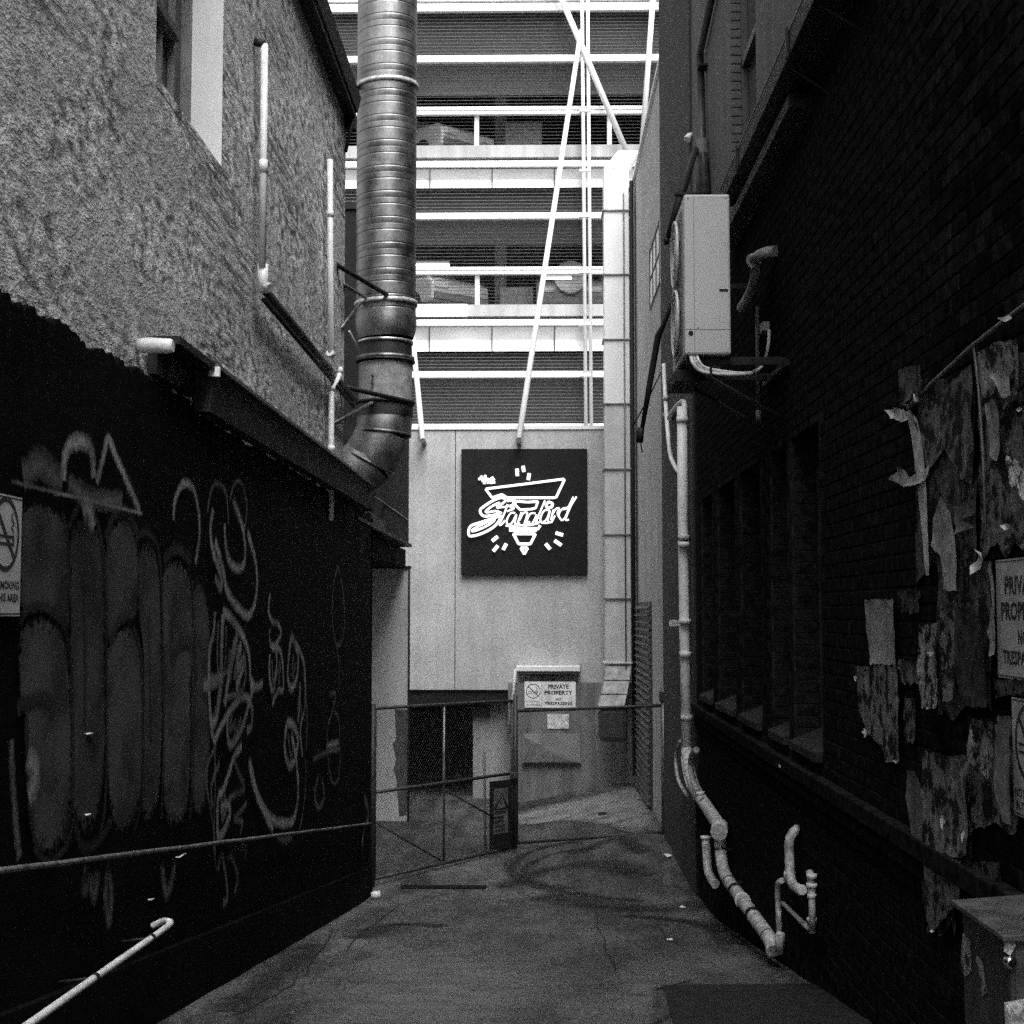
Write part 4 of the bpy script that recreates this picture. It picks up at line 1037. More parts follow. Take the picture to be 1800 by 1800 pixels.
stroke([(383, 1530), (390, 1500), (400, 1570), (392, 1590)], 0.041, S_DIM); stroke([(400, 1510), (415, 1490), (432, 1490), (430, 1505)], 0.043, S_DIM); stroke([(405, 1500), (418, 1540), (412, 1570)], 0.035, S_DIM)
stroke([(285, 1515), (288, 1550), (294, 1570), (304, 1540), (308, 1510)], 0.058, S_DIM)
stroke([(188, 1520), (196, 1570), (192, 1620), (186, 1580), (188, 1530)], 0.051, S_DIM); stroke([(150, 1520), (148, 1565), (158, 1545), (166, 1575), (172, 1530)], 0.058, S_DIM)
stroke([(48, 1330), (62, 1350), (60, 1380), (50, 1400)], 0.072, S_SILV)
stroke([(20, 1300), (24, 1400), (34, 1510)], 0.043, S_DIM)
stroke([(640, 1400), (648, 1430), (640, 1460), (636, 1490)], 0.087, S_DIM)

# ================================================================== AIR CONDITIONER
AYn = 10.8
ax0, ax1 = pY(1203, 480, AYn).x, pY(1284, 480, AYn).x
az1, az0 = pY(1240, 341, AYn).z, pY(1240, 623, AYn).z
ay1 = AYn + .98
ac = thing('air_conditioner', 'tall pale twin fan air conditioner hung off the brick wall', 'air conditioner', ((ax0 + ax1) / 2, AYn + .5, az0))
MB().box(ax0, ax1, AYn, ay1, az0, az1).build('casing', M_AC, ac, .016)
MB().box(ax0 + .07, ax0 + .074, AYn - .002, AYn + .001, az0 + .01, az1 - .01).build('panel_seam', mat('seam_shadow', .22, .7), ac)
MB().box(ax0 + .01, ax1 - .01, AYn - .002, AYn + .001, az0 + .187, az0 + .190).build('panel_seam', mat('seam_shadow', .22, .7), ac)
MB().box(ax1 - .085, ax1 - .02, AYn - .004, AYn + .01, az0 + .475, az0 + .492).build('handle_recess', M_BLACK, ac)
MB().tube([(ax0 + .045, AYn - .004, az0 + .16), (ax0 + .045, AYn + .01, az0 + .16)], .019, 14).build('knockout', M_BLACK, ac)
for (sx, sz) in ((ax0 + .03, az0 + .02), (ax1 - .03, az0 + .02), (ax0 + .03, az1 - .03), (ax1 - .03, az1 - .03), (ax0 + .1, az0 + .2)):
    MB().tube([(sx, AYn - .005, sz), (sx, AYn + .005, sz)], .005, 8).build('screw', M_GALVDULL, ac)
for zc in (az0 + .32, az0 + .86):
    yc = AYn + .45
    fg = MB().tube([(ax0 - .03, yc + .25 * math.cos(t), zc + .25 * math.sin(t)) for t in [2 * math.pi * k / 32 for k in range(32)]], .012, 6, closed=True)
    for rr_ in (.06, .11, .16, .21): fg.tube([(ax0 - .032, yc + rr_ * math.cos(t), zc + rr_ * math.sin(t)) for t in [2 * math.pi * k / 28 for k in range(28)]], .004, 5, closed=True)
    for k in range(10):
        t = 2 * math.pi * k / 10; fg.tube([(ax0 - .03, yc + .03 * math.cos(t), zc + .03 * math.sin(t)), (ax0 - .03, yc + .25 * math.cos(t), zc + .25 * math.sin(t))], .004, 5)
    f_ = fg.build('fan_guard', mat('fan_guard_wire', .5, .4), ac)
    mb = MB().tube([(ax0 - .03, yc, zc), (ax0 + .01, yc, zc)], .05, 12)
    for k in range(3):
        t = 2 * math.pi * k / 3 + .4
        d = Vector((0, math.cos(t), math.sin(t))); e = Vector((0, -math.sin(t), math.cos(t))); c = Vector((ax0 - .02, yc, zc))
        mb.frustum([c + d * .04 - e * .03, c + d * .04 + e * .03, c + d * .22 + e * .10, c + d * .22 - e * .02], [c + d * .04 - e * .03 + Vector((.01, 0, 0)), c + d * .04 + e * .03 + Vector((.03, 0, 0)), c + d * .22 + e * .10 + Vector((.03, 0, 0)), c + d * .22 - e * .02 + Vector((.01, 0, 0))])
    mb.build('fan_blade', M_ACDARK, f_)
    MB().box(ax0 - .008, ax0 - .002, yc - .29, yc + .29, zc - .27, zc + .27).build('fan_recess', M_ACDARK, f_)
for yb in (AYn + .12, ay1 - .12):
    MB().box(ax0 + .02, WRX - .002, yb - .025, yb + .025, az0 - .06, az0 - .002).build('bracket_arm', M_DARKSTEEL, ac)
    MB().tube([(ax0 + .06, yb, az0 - .07), (WRX - .01, yb, az0 - .48)], .018, 6).build('bracket_brace', M_DARKSTEEL, ac)
MB().box(WRX - .05, WRX - .012, AYn - .1, ay1, az0 - .1, az0 - .055).build('wall_rail', M_DARKSTEEL, ac)
MB().box(ax0 - .05, ax0 + .15, AYn + .3, AYn + .9, az0 - .16, az0 - .064).build('drip_tray', M_DARKSTEEL, ac, .01)
# refrigerant pipes from the unit round to the wall
hose = thing('hose_bundle', 'white insulated hoses looping under the air conditioner to a wall box', 'hose', pY(1280, 660, AYn))
for k in range(3):
    o = k * 5
    p = [pY(1214 + o * 1.1, 622, AYn + .04), pY(1218 + o, 638 - o * .5, AYn + .0), pY(1232 + o * .6, 652 - o * .7, AYn), pY(1262, 657 - o * .6, AYn), pY(1300, 658 - o * .25, AYn + .02), pY(1325, 655 - o * .2, AYn + .2), pX(1342, 640, WRX - .08), pX(1350, 610, WRX - .05), pX(1352, 580, WRX - .04)]
    MB().tube(smooth_path(p, 6), .011 if k else .014, 8).build('hose', M_CABLE if k != 1 else M_WORNPIPE, hose)
c = pY(1250, 655, AYn - .005); MB().box(c.x - .012, c.x + .006, AYn - .03, AYn + .03, c.z - .03, c.z + .04).build('cable_tie', M_BLACK, hose)
c = pX(1345, 576, WRX - .04)
tag(MB().box(WRX - .07, WRX - .012, c.y - .06, c.y + .10, c.z - .035, c.z + .04).build('junction_box', mat('grey_box', .26, .6), bevel=.006), 'small grey junction box on the brick wall right of the air conditioner', 'junction box')
t = thing('conduit', 'grey vertical conduit on the brick wall behind the air conditioner hoses', 'conduit', pX(1334, 735, WRX - .03))
MB().tube([pX(1331, 540, WRX - .03), pX(1333, 720, WRX - .03)], .018, 8).build('conduit_run', mat('grey_conduit', .10, .5), t)
MB().tube([pX(1333, 722, WRX - .03), pX(1334, 742, WRX - .03)], .024, 8).build('end_cap', mat('grey_conduit', .10, .5), t)

def fit(pix, X, n=6): return smooth_path([pX(px, py, X) for px, py in pix], n)
# capped PVC elbow beside the AC
pe = thing('pipe_elbow', 'weathered white pipe elbow with open cap right of the air conditioner', 'pipe', pX(1312, 540, WRX - .1))
mp_ = mat('weathered_pvc', .30, .55, nscale=15, namt=.4)
MB().tube([pX(1364, 441, WRX - .02), pX(1350, 443, WRX - .07), pX(1338, 447, WRX - .12), pX(1326, 456, WRX - .14)], .044, 14).build('pipe_run', mp_, pe)
MB().tube([pX(1326, 457, WRX - .14), pX(1320, 459, WRX - .17)], .055, 14).build('end_cap', mat('pvc_cap', .62, .5, nscale=30, namt=.3), pe)
MB().tube(fit([(1330, 462), (1326, 490), (1316, 520), (1303, 541)], WRX - .12), .040, 12).build('branch_pipe', mp_, pe)

# ================================================================== RIGHT-HAND PIPES
XP = WRX - .11
pts = fit([(1188, 640), (1191, 690), (1196, 730)], XP + .02, 3)
main = thing('soil_stack', 'tall pale waste stack on the right wall turning along the foot of the wall', 'pipe', pX(1360, 1668, XP))
MB().tube([pX(1199, 715, XP), pX(1200, 900, XP), pX(1203, 1100, XP), pX(1207, 1318, XP)], .062, 16).build('stack_pipe', M_WHITEPIPE, main)
for py in (738, 945, 957, 1092, 1150, 1262):
    c = pX(1199 + (py - 715) * .0135, py, XP); MB().tube([c + Vector((0, 0, .03)), c + Vector((0, 0, -.03))], .072, 16).build('collar', M_WORNPIPE if py in (945, 1262) else M_WHITEPIPE, main)
c = pX(1200, 950, XP); MB().tube([c + Vector((0, 0, .17)), c + Vector((0, 0, .02))], .066, 16).build('dark_coupling', M_BLACK, main)
MB().box(XP - .1, WRX + .0, pX(1190, 1095, XP).y - .02, pX(1190, 1095, XP).y + .02, pX(1190, 1095, XP).z - .04, pX(1190, 1095, XP).z + .04).build('wall_bracket', M_WORNPIPE, main)
lo = fit([(1207, 1318), (1211, 1350), (1221, 1385), (1240, 1415), (1257, 1440), (1267, 1457)], XP, 5)
MB().tube(lo, .066, 16).build('offset_pipe', M_WORNPIPE, main)
c = pX(1267, 1458, XP); MB().tube([c + Vector((.0, .05, .02)), c + Vector((-.03, -.10, -.01))], .082, 18).build('access_cap', mat('pvc_cap', .62, .5, nscale=30, namt=.3), main)
lo2 = fit([(1266, 1464), (1267, 1500), (1272, 1530), (1285, 1555), (1300, 1575), (1330, 1618), (1354, 1652), (1360, 1672)], XP, 5)
MB().tube(lo2, .057, 16).build('foot_pipe', M_WORNPIPE, main)
for f in (.52, .60, .70):
    k = int(f * (len(lo2) - 1)); d = (lo2[k + 1] - lo2[k - 1]).normalized(); MB().tube([lo2[k] - d * .035, lo2[k] + d * .035], .067, 16).build('collar', M_BLACK if f != .60 else M_WHITEPIPE, main)
for f in (.12, .40, .85):                                      # saddle clamps back to the wall
    k = int(f * (len(lo2) - 1)); d = (lo2[k + 1] - lo2[k - 1]).normalized(); c = lo2[k]
    MB().tube([c - d * .012, c + d * .012], .061, 16).build('saddle', M_GALVDULL, main)
    MB().box(c.x, WRX + .01, c.y - .015, c.y + .015, c.z - .012, c.z + .012).build('saddle_arm', M_DARKSTEEL, main)
side = thing('branch_pipes', 'cluster of thin pipes wrapped round the waste stack above its bend', 'pipe', pX(1200, 1400, XP))
MB().tube(fit([(1196, 1302), (1189, 1320), (1189, 1350), (1194, 1375), (1208, 1398)], XP - .03), .022, 8).build('thin_pipe', M_WORNPIPE, side)
MB().tube(fit([(1224, 1318), (1217, 1326), (1214, 1345), (1218, 1370), (1226, 1392)], XP - .05), .034, 10).build('thin_pipe', mp_, side)
MB().tube(fit([(1199, 1330), (1203, 1360), (1210, 1385)], XP - .06), .016, 8).build('thin_pipe', M_WORNPIPE, side)
c = pX(1231, 1394, XP - .05); MB().tube([c + Vector((0, 0, .012)), c - Vector((0, 0, .02))], .045, 12).build('end_cap', M_WHITEPIPE, side)
vent = thing('feed_pipe', 'thin pale pipe curving down the wall corner under the air conditioner', 'pipe', pX(1196, 832, XP))
MB().tube(fit([(1167, 640), (1169, 690), (1174, 760), (1180, 805), (1196, 834)], WRX - .06), .030, 10).build('pipe_run', M_WHITEPIPE, vent)
MB().tube(fit([(1176, 735), (1184, 722), (1200, 706), (1204, 720)], WRX - .07), .036, 10).build('branch_pipe', M_WORNPIPE, vent)
for py in (700, 730): c = pX(1170, py, WRX - .06); MB().tube([c + Vector((0, 0, .03)), c - Vector((0, 0, .03))], .042, 10).build('collar', M_WORNPIPE, vent)
cap = thing('capped_pipe', 'short upright pale pipe with a white cap beside the waste stack foot', 'pipe', pX(1258, 1555, XP - .05))
MB().tube(fit([(1241, 1476), (1243, 1510), (1246, 1535), (1257, 1554)], XP - .04), .045, 12).build('pipe_run', M_WORNPIPE, cap)
c = pX(1241, 1472, XP - .04); MB().tube([c + Vector((0, 0, .012)), c - Vector((0, 0, .014))], .058, 14).build('end_cap', M_WHITE, cap)
X2 = WRX - .10
p3 = thing('bent_waste_pipe', 'pale pipe bent into the wall at top and elbowed at its foot', 'pipe', pX(1390, 1565, X2))
MB().tube([pX(1402, 1456, WRX), pX(1396, 1462, X2 + .03), pX(1389, 1472, X2), pX(1387, 1485, X2), pX(1388, 1515, X2), pX(1389, 1540, X2), pX(1394, 1556, X2 - .03), pX(1404, 1564, X2 - .05), pX(1410, 1564, X2 - .06)], .034, 12).build('pipe_run', M_WORNPIPE, p3)
c = pX(1388, 1542, X2); MB().tube([c + Vector((0, 0, .04)), c - Vector((0, 0, .03))], .041, 12).build('collar', M_WORNPIPE, p3)
p4 = thing('trap_pipes', 'square loop of thin pale drain pipes near the ground', 'pipe', pX(1369, 1672, X2))
MB().tube([pX(1374, 1548, X2), pX(1368, 1552, X2), pX(1367, 1575, X2), pX(1369, 1610, X2), pX(1370, 1670, X2)], .022, 10).build('pipe_run', M_WORNPIPE, p4)
MB().tube([pX(1376, 1588, X2), pX(1420, 1630, X2)], .017, 10).build('cross_pipe', M_WORNPIPE, p4)
MB().tube([pX(1423, 1532, X2), pX(1427, 1556, X2), pX(1428, 1640, X2)], .024, 10).build('riser', M_WORNPIPE, p4)
for py, r_ in ((1556, .036), (1575, .03), (1617, .032), (1540, .034)): c = pX(1427, py, X2); MB().tube([c + Vector((0, 0, .014)), c - Vector((0, 0, .014))], r_, 12).build('collar', M_WHITEPIPE, p4)
MB().tube([pX(1372, 1642, X2), pX(1370, 1674, X2)], .033, 12).build('foot_socket', M_WORNPIPE, p4)

# ================================================================== TRUNKING, DOWNPIPE, ARMS ON THE RIGHT
tr = thing('cable_trunking', 'long dark box trunking running level along the right wall above the air conditioner', 'trunking', (1.75, 8, 7.25))
MB().box(1.62, WRX - .003, 3.0, 12.75, 7.25, 7.40).build('trunk', M_DARKSTEEL, tr, .006)
MB().box(1.615, 1.635, 3.0, 12.75, 7.402, 7.41).build('lit_edge', mat('lit_edge_tone', .18, .5), tr)  # trunk's lit edge painted as a thin pale strip
MB().box(1.70, WRX - .004, 9.7, 13.6, 7.08, 7.17).build('lower_trunk', M_DARKSTEEL, tr)
for yb in (8.4, 9.4, 10.9, 12.0): MB().tube([(1.66, yb, 7.24), (WRX, yb - .15, 7.02)], .010, 6).build('stay', M_DARKSTEEL, tr)
for yb in (9.2, 11.6): MB().box(1.60, 1.614, yb, yb + .04, 7.23, 7.43).build('strap', M_DARKSTEEL, tr)
dp = thing('dark_downpipe', 'dark downpipe with an angled offset on the grey upper wall', 'pipe', pX(1236, 345, WRX - .06))
MB().tube([pX(1262, -60, WRX - .06), pX(1230, 92, WRX - .06), pX(1234, 240, WRX - .06), pX(1240, 345, WRX - .06)], [.045, .045, .045, .06], 12).build('pipe_run', mat('dark_pipe', .045, .45), dp)
c = pX(1235, 246, WRX - .06); MB().tube([c, c - Vector((0, 0, .75))], .075, 12).build('lower_sleeve', mat('grey_sleeve', .10, .6, streak=.4), dp)
for py in (118, 310): c = pX(1233, py, WRX - .06); MB().box(WRX - .10, WRX, c.y - .09, c.y + .09, c.z - .012, c.z + .012).build('clip', M_DARKSTEEL, dp)
c = pX(1212, 238, WRX - .03)
tag(MB().tube([c + Vector((.03, 0, .02)), c, c + Vector((-.03, -.02, -.06))], [.02, .035, .05], 10).build('wall_lamp', M_WHITE), 'tiny white fitting on the grey wall above the air conditioner', 'light fitting')
arm = thing('folding_arm', 'black upper folding arm with elbow crossing the air conditioner top corner', 'bracket', pY(1170, 425, 12.4))
MB().tube([pX(1226, 252, WRX - .05), pY(1198, 340, 12.3), pY(1172, 424, 12.4)], [.035, .04, .02], 8).build('rod', M_BLACK, arm)
c = pY(1192, 341, 12.3); MB().tube([pY(1186, 342, 12.2), pY(1232, 342, 12.2)], .018, 6).build('cross_bar', M_BLACK, arm)
MB().tube([pY(1167, 424, 12.4), pY(1175, 423, 12.4)], .035, 6).build('clamp', M_BLACK, arm)
arm2 = thing('drooping_arm', 'long black lower arm hanging down in front of the pale side wall', 'bracket', pY(1124, 775, 12.6))
MB().tube([pY(1196, 503, 12.4), pY(1180, 535, 12.4), pY(1166, 572, 12.45), pY(1157, 590, 12.5), pY(1143, 670, 12.55), pY(1128, 758, 12.6)], [.012, .018, .02, .028, .026, .018], 8).build('rod', M_BLACK, arm2)
MB().tube([pY(1127, 752, 12.6), pY(1124, 778, 12.6)], .03, 8).build('tip', M_BLACK, arm2)
MB().tube([pY(1126, 778, 12.6), pY(1129, 796, 12.6)], .006, 5).build('loose_wire', M_BLACK, arm2)
MB().tube([pY(1162, 654, 12.7), pY(1140, 700, 12.8), pY(1112, 750, 13)], .006, 5).build('stay_wire', M_BLACK, arm2)
MB().box(pY(1192, 500, 12.4).x, WRX, 12.36, 12.42, pY(1192, 505, 12.4).z - .02, pY(1192, 505, 12.4).z + .02).build('mount', M_DARKSTEEL, arm2)
# ================================================================== SIGNS ON WALLS
def board(name, label, o, r, u, n, w, h, cat='sign', th=.006, m=None):
    o, r, u, n = Vector(o), Vector(r), Vector(u), Vector(n)
    t = thing(name, label, cat, o - u * (h / 2))
    q = [o + r * sx * w / 2 + u * sy * h / 2 for sx, sy in ((-1, -1), (1, -1), (1, 1), (-1, 1))]
    MB().frustum([p - n * th for p in q], q).build('board', m or M_SIGNW, t)
    return t
def rect(t, o, r, u, n, x0, x1, y0, y1, m, name, lift=.001):
    o, r, u, n = Vector(o), Vector(r), Vector(u), Vector(n)
    return MB().poly([o + r * a + u * b + n * lift for a, b in ((x0, y0), (x1, y0), (x1, y1), (x0, y1))]).build(name, m, t)
def no_smoking(t, o, r, u, n, cx, cy, R_, m, sw=.13):
    o, r, u, n = Vector(o), Vector(r), Vector(u), Vector(n)
    P = lambda a, b, l=.0014: o + r * (cx + a * R_) + u * (cy + b * R_) + n * l
    mb = MB(); K = 36; i = 0
    for k in range(K):
        t0 = 2 * math.pi * k / K; mb.v += [P(math.cos(t0), math.sin(t0)), P((1 - sw) * math.cos(t0), (1 - sw) * math.sin(t0))]
    for k in range(K):
        a = 2 * k; b = 2 * ((k + 1) % K); mb.f.append((a, b, b + 1, a + 1)); mb.sm.append(False)
    mb.build('prohibition_ring', m, t)
    s = .7071; w = sw * .42
    MB().poly([P(-s + w, s * .95 + w, .0016), P(-s - w, s * .95 - w, .0016), P(s - w, -s * .95 - w, .0016), P(s + w, -s * .95 + w, .0016)]).build('prohibition_bar', m, t)
    mb = MB()
    for a, b in ((-.72, -.02), (-.72, -.22)): mb.poly([P(a, b, .0018), P(.62, b, .0018), P(.62, b - .07, .0018), P(a, b - .07, .0018)])
    mb.poly([P(.50, .0, .0019), P(.62, .0, .0019), P(.62, -.27, .0019), P(.50, -.27, .0019)])
    mb.build('cigarette', m, t)
    pts = smooth_path([P(.55, .08, .002), P(.42, .2, .002), P(.58, .32, .002), P(.40, .45, .002), P(.5, .6, .002)], 4)
    mb = MB()
    for k, p in enumerate(pts): mb.v += [p - r * .045 * R_, p + r * .045 * R_]
    for k in range(len(pts) - 1): mb.f.append((2 * k, 2 * k + 1, 2 * k + 3, 2 * k + 2)); mb.sm.append(False)
    mb.build('smoke_curl', m, t)
# left wall: no smoking sign, cut by the frame
SXl = WLX + .035
e = pX(37, 970, SXl); zt_, zb_ = pX(37, 875, SXl).z, pX(37, 1083, SXl).z
w_, h_ = .36, zt_ - zb_; o = Vector((SXl, e.y - w_ / 2, (zt_ + zb_) / 2)); r_, u_, n_ = (0, 1, 0), (0, 0, 1), (1, 0, 0)
t = board('no_smoking_sign', 'white no smoking sign on the black graffitied wall at the left edge', o, r_, u_, n_, w_, h_)
for (a0, a1, b0, b1) in ((-w_/2 + .004, w_/2 - .004, h_/2 - .012, h_/2 - .007), (-w_/2 + .004, w_/2 - .004, -h_/2 + .007, -h_/2 + .012)): rect(t, o, r_, u_, n_, a0, a1, b0, b1, M_SIGNK, 'border')
no_smoking(t, o, r_, u_, n_, 0.0, .085, .150, M_SIGNK)
text_part('NO SMOKING', .05, o + Vector((0, 0, -.118)), r_, u_, n_, M_SIGNK, t, bold=.0014, width=.325, cap=.034)
text_part('IN THIS AREA', .05, o + Vector((0, 0, -.168)), r_, u_, n_, M_SIGNK, t, bold=.0014, width=.325, cap=.034)
# right wall: private property above, no smoking below
SXr = WRX - .03
r_, n_ = (0, -1, 0), (-1, 0, 0)
e = pX(1750, 985, SXr); zt_, zb_ = e.z, pX(1754, 1190, SXr).z; w_, h_ = .62, zt_ - zb_
o = Vector((SXr, e.y - w_ / 2, (zt_ + zb_) / 2))
t = board('private_property_sign', 'pale private property sign among torn posters at the right edge', o, r_, u_, n_, w_, h_, m=mat('sign_grey_white', .40, .55, nscale=9, namt=.2))
rect(t, o, r_, u_, n_, -w_/2 + .005, w_/2 - .005, h_/2 - .011, h_/2 - .007, M_SIGNK, 'border'); rect(t, o, r_, u_, n_, -w_/2 + .005, w_/2 - .005, -h_/2 + .007, -h_/2 + .011, M_SIGNK, 'border')
for s, dz, sz, wd_ in (('PRIVATE', .130, .072, .40), ('PROPERTY', .030, .072, .50), ('NO', -.070, .058, .11), ('TRESPASSING', -.150, .055, .48)):
    text_part(s, .1, o + Vector((0, 0, dz)), r_, u_, n_, M_SIGNK, t, bold=.003, width=wd_, cap=sz)
e = pX(1778, 1225, SXr); zt_, zb_ = e.z, pX(1786, 1432, SXr).z; w_, h_ = .36, zt_ - zb_
o = Vector((SXr, e.y - w_ / 2, (zt_ + zb_) / 2))
t = board('no_smoking_sign', 'pale no smoking sign below the private property sign at right', o, r_, u_, n_, w_, h_, m=mat('sign_grey_white', .40, .55, nscale=9, namt=.2))
rect(t, o, r_, u_, n_, -w_/2 + .005, w_/2 - .005, h_/2 - .011, h_/2 - .007, M_SIGNK, 'border'); rect(t, o, r_, u_, n_, -w_/2 + .005, w_/2 - .005, -h_/2 + .007, -h_/2 + .011, M_SIGNK, 'border')
no_smoking(t, o, r_, u_, n_, 0, .06, .145, M_SIGNK)
text_part('NO SMOKING', .05, o + Vector((0, 0, -.135)), r_, u_, n_, M_SIGNK, t, bold=.0014); text_part('IN THIS AREA', .05, o + Vector((0, 0, -.185)), r_, u_, n_, M_SIGNK, t, bold=.0014)
# end wall sign over the hatch
r_, n_ = (1, 0, 0), (0, -1, 0)
a, b = pY(922, 1198, AY - .03), pY(1012, 1244, AY - .03); o = (a + b) / 2; w_, h_ = b.x - a.x, a.z - b.z
t = board('warning_sign', 'white no smoking and private property sign on the end wall above the gate', o, r_, u_, n_, w_, h_, m=mat('sign_bright_white', .85, .5))
rect(t, o, r_, u_, n_, -w_ * .165, -w_ * .158, -h_ * .46, h_ * .46, M_SIGNK, 'divider')
no_smoking(t, o, r_, u_, n_, -w_ * .33, h_ * .13, h_ * .28, M_SIGNK, .10)
for s, dz in (('NO SMOKING', -.27), ('IN THIS AREA', -.39)): text_part(s, .1, o + Vector((-w_ * .33, 0, dz * h_)), r_, u_, n_, M_SIGNK, t, width=w_ * .26, cap=h_ * .07)
for s, dz, sz, wd_ in (('PRIVATE', .30, .17, .40), ('PROPERTY', .07, .17, .55), ('NO', -.18, .12, .11), ('TRESPASSING', -.34, .13, .55)): text_part(s, .1, o + Vector((w_ * .165, 0, dz * h_)), r_, u_, n_, M_SIGNK, t, bold=.0035, width=w_ * wd_, cap=h_ * sz)
mb = MB(); a, b = pY(962, 1255, AY - .012), pY(1000, 1281, AY - .012); nn = 8
for i in range(nn + 1):
    for j in range(nn + 1):
        mb.v.append(Vector((a.x + (b.x - a.x) * i / nn + .01 * nz(i, j, 1), AY - .02 - .02 * abs(nz(i * .5, j * .5, 4)), a.z + (b.z - a.z) * j / nn + .012 * nz(i * .8, j, 7))))
for i in range(nn):
    for j in range(nn): p = i * (nn + 1) + j; mb.f.append((p, p + 1, p + nn + 2, p + nn + 1)); mb.sm.append(True)
o_ = mb.build('paper_notice', mat('crumpled_paper', .8, .7, nscale=9, namt=.3, fine=40, famt=.2)); tag(o_, 'crumpled white paper notice under the warning sign on the end wall', 'notice')
sl = thing('strip_lamp', 'white strip lamp housing on the end wall above the warning sign', 'lamp', pY(963, 1181, AY))
a, b = pY(908, 1171, AY - .05), pY(1019, 1180, AY - .05)
MB().box(a.x, b.x, AY - .12, EY - .002, b.z, a.z).build('housing', M_WHITE, sl, .008); MB().box(a.x + .01, b.x + .01, AY - .10, EY - .004, b.z - .05, b.z - .002).build('diffuser', M_FRAMEDARK, sl)
fr = thing('door_frame_post', 'thin leaning pale post at the edge of the dark opening', 'post', pY(893, 1290, AY - .1))
MB().tube([pY(906, 1176, AY - .1), pY(903, 1215, AY - .1), pY(892, 1290, AY - .1)], .028, 8).build('post_tube', mat('frame_post_paint', .55, .5), fr)
MB().tube([pY(906, 1176, AY - .1), pY(911, 1175, AY - .03)], .022, 8).build('top_elbow', mat('frame_post_paint', .55, .5), fr)
# ================================================================== NEON SIGN
SY = EY - .10
sg = thing('neon_sign', 'square black sign with a white neon Standard logo', 'sign', pY(923, 1010, SY))
a, b = pY(811, 789, SY), pY(1033, 1011, SY)
MB().box(a.x, b.x, SY, EY - .02, b.z, a.z).build('sign_board', M_BLACK, sg, .01)
for fx in (.15, .85):
    for fz in (.12, .88): x = a.x + (b.x - a.x) * fx; z = b.z + (a.z - b.z) * fz; MB().box(x - .04, x + .04, EY - .02, EY + .0, z - .04, z + .04).build('standoff', M_DARKSTEEL, sg)
C1 = lambda x, y: pY(805 + x / 7.66, 785 + y / 7.66, SY - .03)
C2 = lambda x, y: pY(820 + x / 9., 870 + y / 9., SY - .05)
def neon(pix, r=.023, conv=C1, closed=False, sm_=False, name='neon_tube'):
    p = [conv(*q) for q in pix]
    if sm_: p = smooth_path(p, 5, closed)
    elif closed: p = [v for k in range(len(p)) for v in (p[k].lerp(p[(k + 1) % len(p)], .03), p[k].lerp(p[(k + 1) % len(p)], .97))]
    return MB().tube(p, r, 8, closed=closed).build(name, M_NEON, sg)
neon([(370, 570), (900, 505), (1440, 435), (1320, 690), (660, 690), (590, 645), (460, 690)], .023, closed=True)
neon([(690, 1105), (1085, 1105), (1105, 1062)], .03); neon([(690, 1128), (1062, 1128)], .026)
neon([(745, 1175), (1045, 1175), (975, 1312), (818, 1312)], .026, closed=True); neon([(845, 1365), (940, 1365), (893, 1450)], .024, closed=True)
for q in ([(795, 300), (800, 395)], [(876, 262), (888, 340)], [(960, 362), (946, 448)], [(535, 1212), (460, 1272)], [(538, 1335), (475, 1410)], [(652, 1308), (608, 1390)], [(1315, 1162), (1415, 1192)], [(1300, 1265), (1392, 1330)], [(1180, 1308), (1242, 1382)]): neon(q, .034, name='ray_tube')
for q in ([(275, 440), (335, 425)], [(310, 395), (335, 470), (350, 455)], [(368, 385), (352, 505)], [(360, 450), (395, 430), (405, 500)], [(435, 470), (490, 440), (470, 415), (435, 440), (440, 490), (500, 480)]): neon(q, .024, name='the_letter')
neon([(620, 60), (540, 45), (420, 90), (280, 180), (215, 245), (260, 330), (380, 330), (500, 305), (510, 330), (440, 365), (240, 430), (60, 500), (40, 640), (150, 640), (330, 570), (470, 470), (560, 330)], .024, C2, sm_=True, name='letter_tube')
neon([(620, 75), (590, 120), (480, 200), (520, 125), (420, 170), (310, 250), (330, 275), (460, 255), (560, 290)], .020, C2, sm_=True, name='letter_tube')
neon([(440, 385), (280, 450), (110, 540), (100, 575), (250, 525), (400, 440)], .020, C2, True, True, 'letter_tube')
for q in ([(650, 150), (600, 290), (525, 470), (570, 455), (610, 400)], [(480, 205), (600, 190), (700, 170), (750, 215), (640, 260)], [(770, 285), (700, 290), (640, 390), (650, 470), (720, 440), (790, 310), (765, 440), (800, 485), (840, 440)],
          [(870, 275), (800, 470)], [(840, 400), (900, 290), (960, 285), (940, 380), (915, 470), (960, 465), (1000, 420)], [(1090, 290), (1010, 300), (960, 400), (985, 465), (1050, 440), (1110, 310)], [(1240, 90), (1140, 330), (1095, 455), (1140, 440), (1180, 400)],
          [(1310, 240), (1230, 250), (1170, 370), (1195, 435), (1270, 380), (1320, 250), (1290, 400), (1340, 430), (1400, 330)], [(1375, 235), (1335, 395)], [(1360, 310), (1415, 220), (1465, 215), (1440, 300), (1510, 410)], [(1590, 205), (1510, 225), (1460, 320), (1510, 400), (1570, 340), (1620, 200)], [(1740, 30), (1650, 180), (1570, 385), (1620, 390)],
          [(1690, 30), (1610, 190), (1530, 230)], [(620, 490), (740, 490), (860, 480), (940, 485), (1080, 465)], [(1180, 440), (1260, 445), (1360, 425)]): neon(q, .0155, C2, sm_=True, name='letter_tube')
neon([(790, 100), (960, 115), (1130, 105), (1095, 205), (1030, 225), (850, 235), (790, 180), (740, 110)], .022, C2, True, name='letter_tube')
neon([(1260, 160), (1300, 115), (1360, 140), (1340, 195), (1280, 200)], .026, C2, True, True, 'letter_tube')
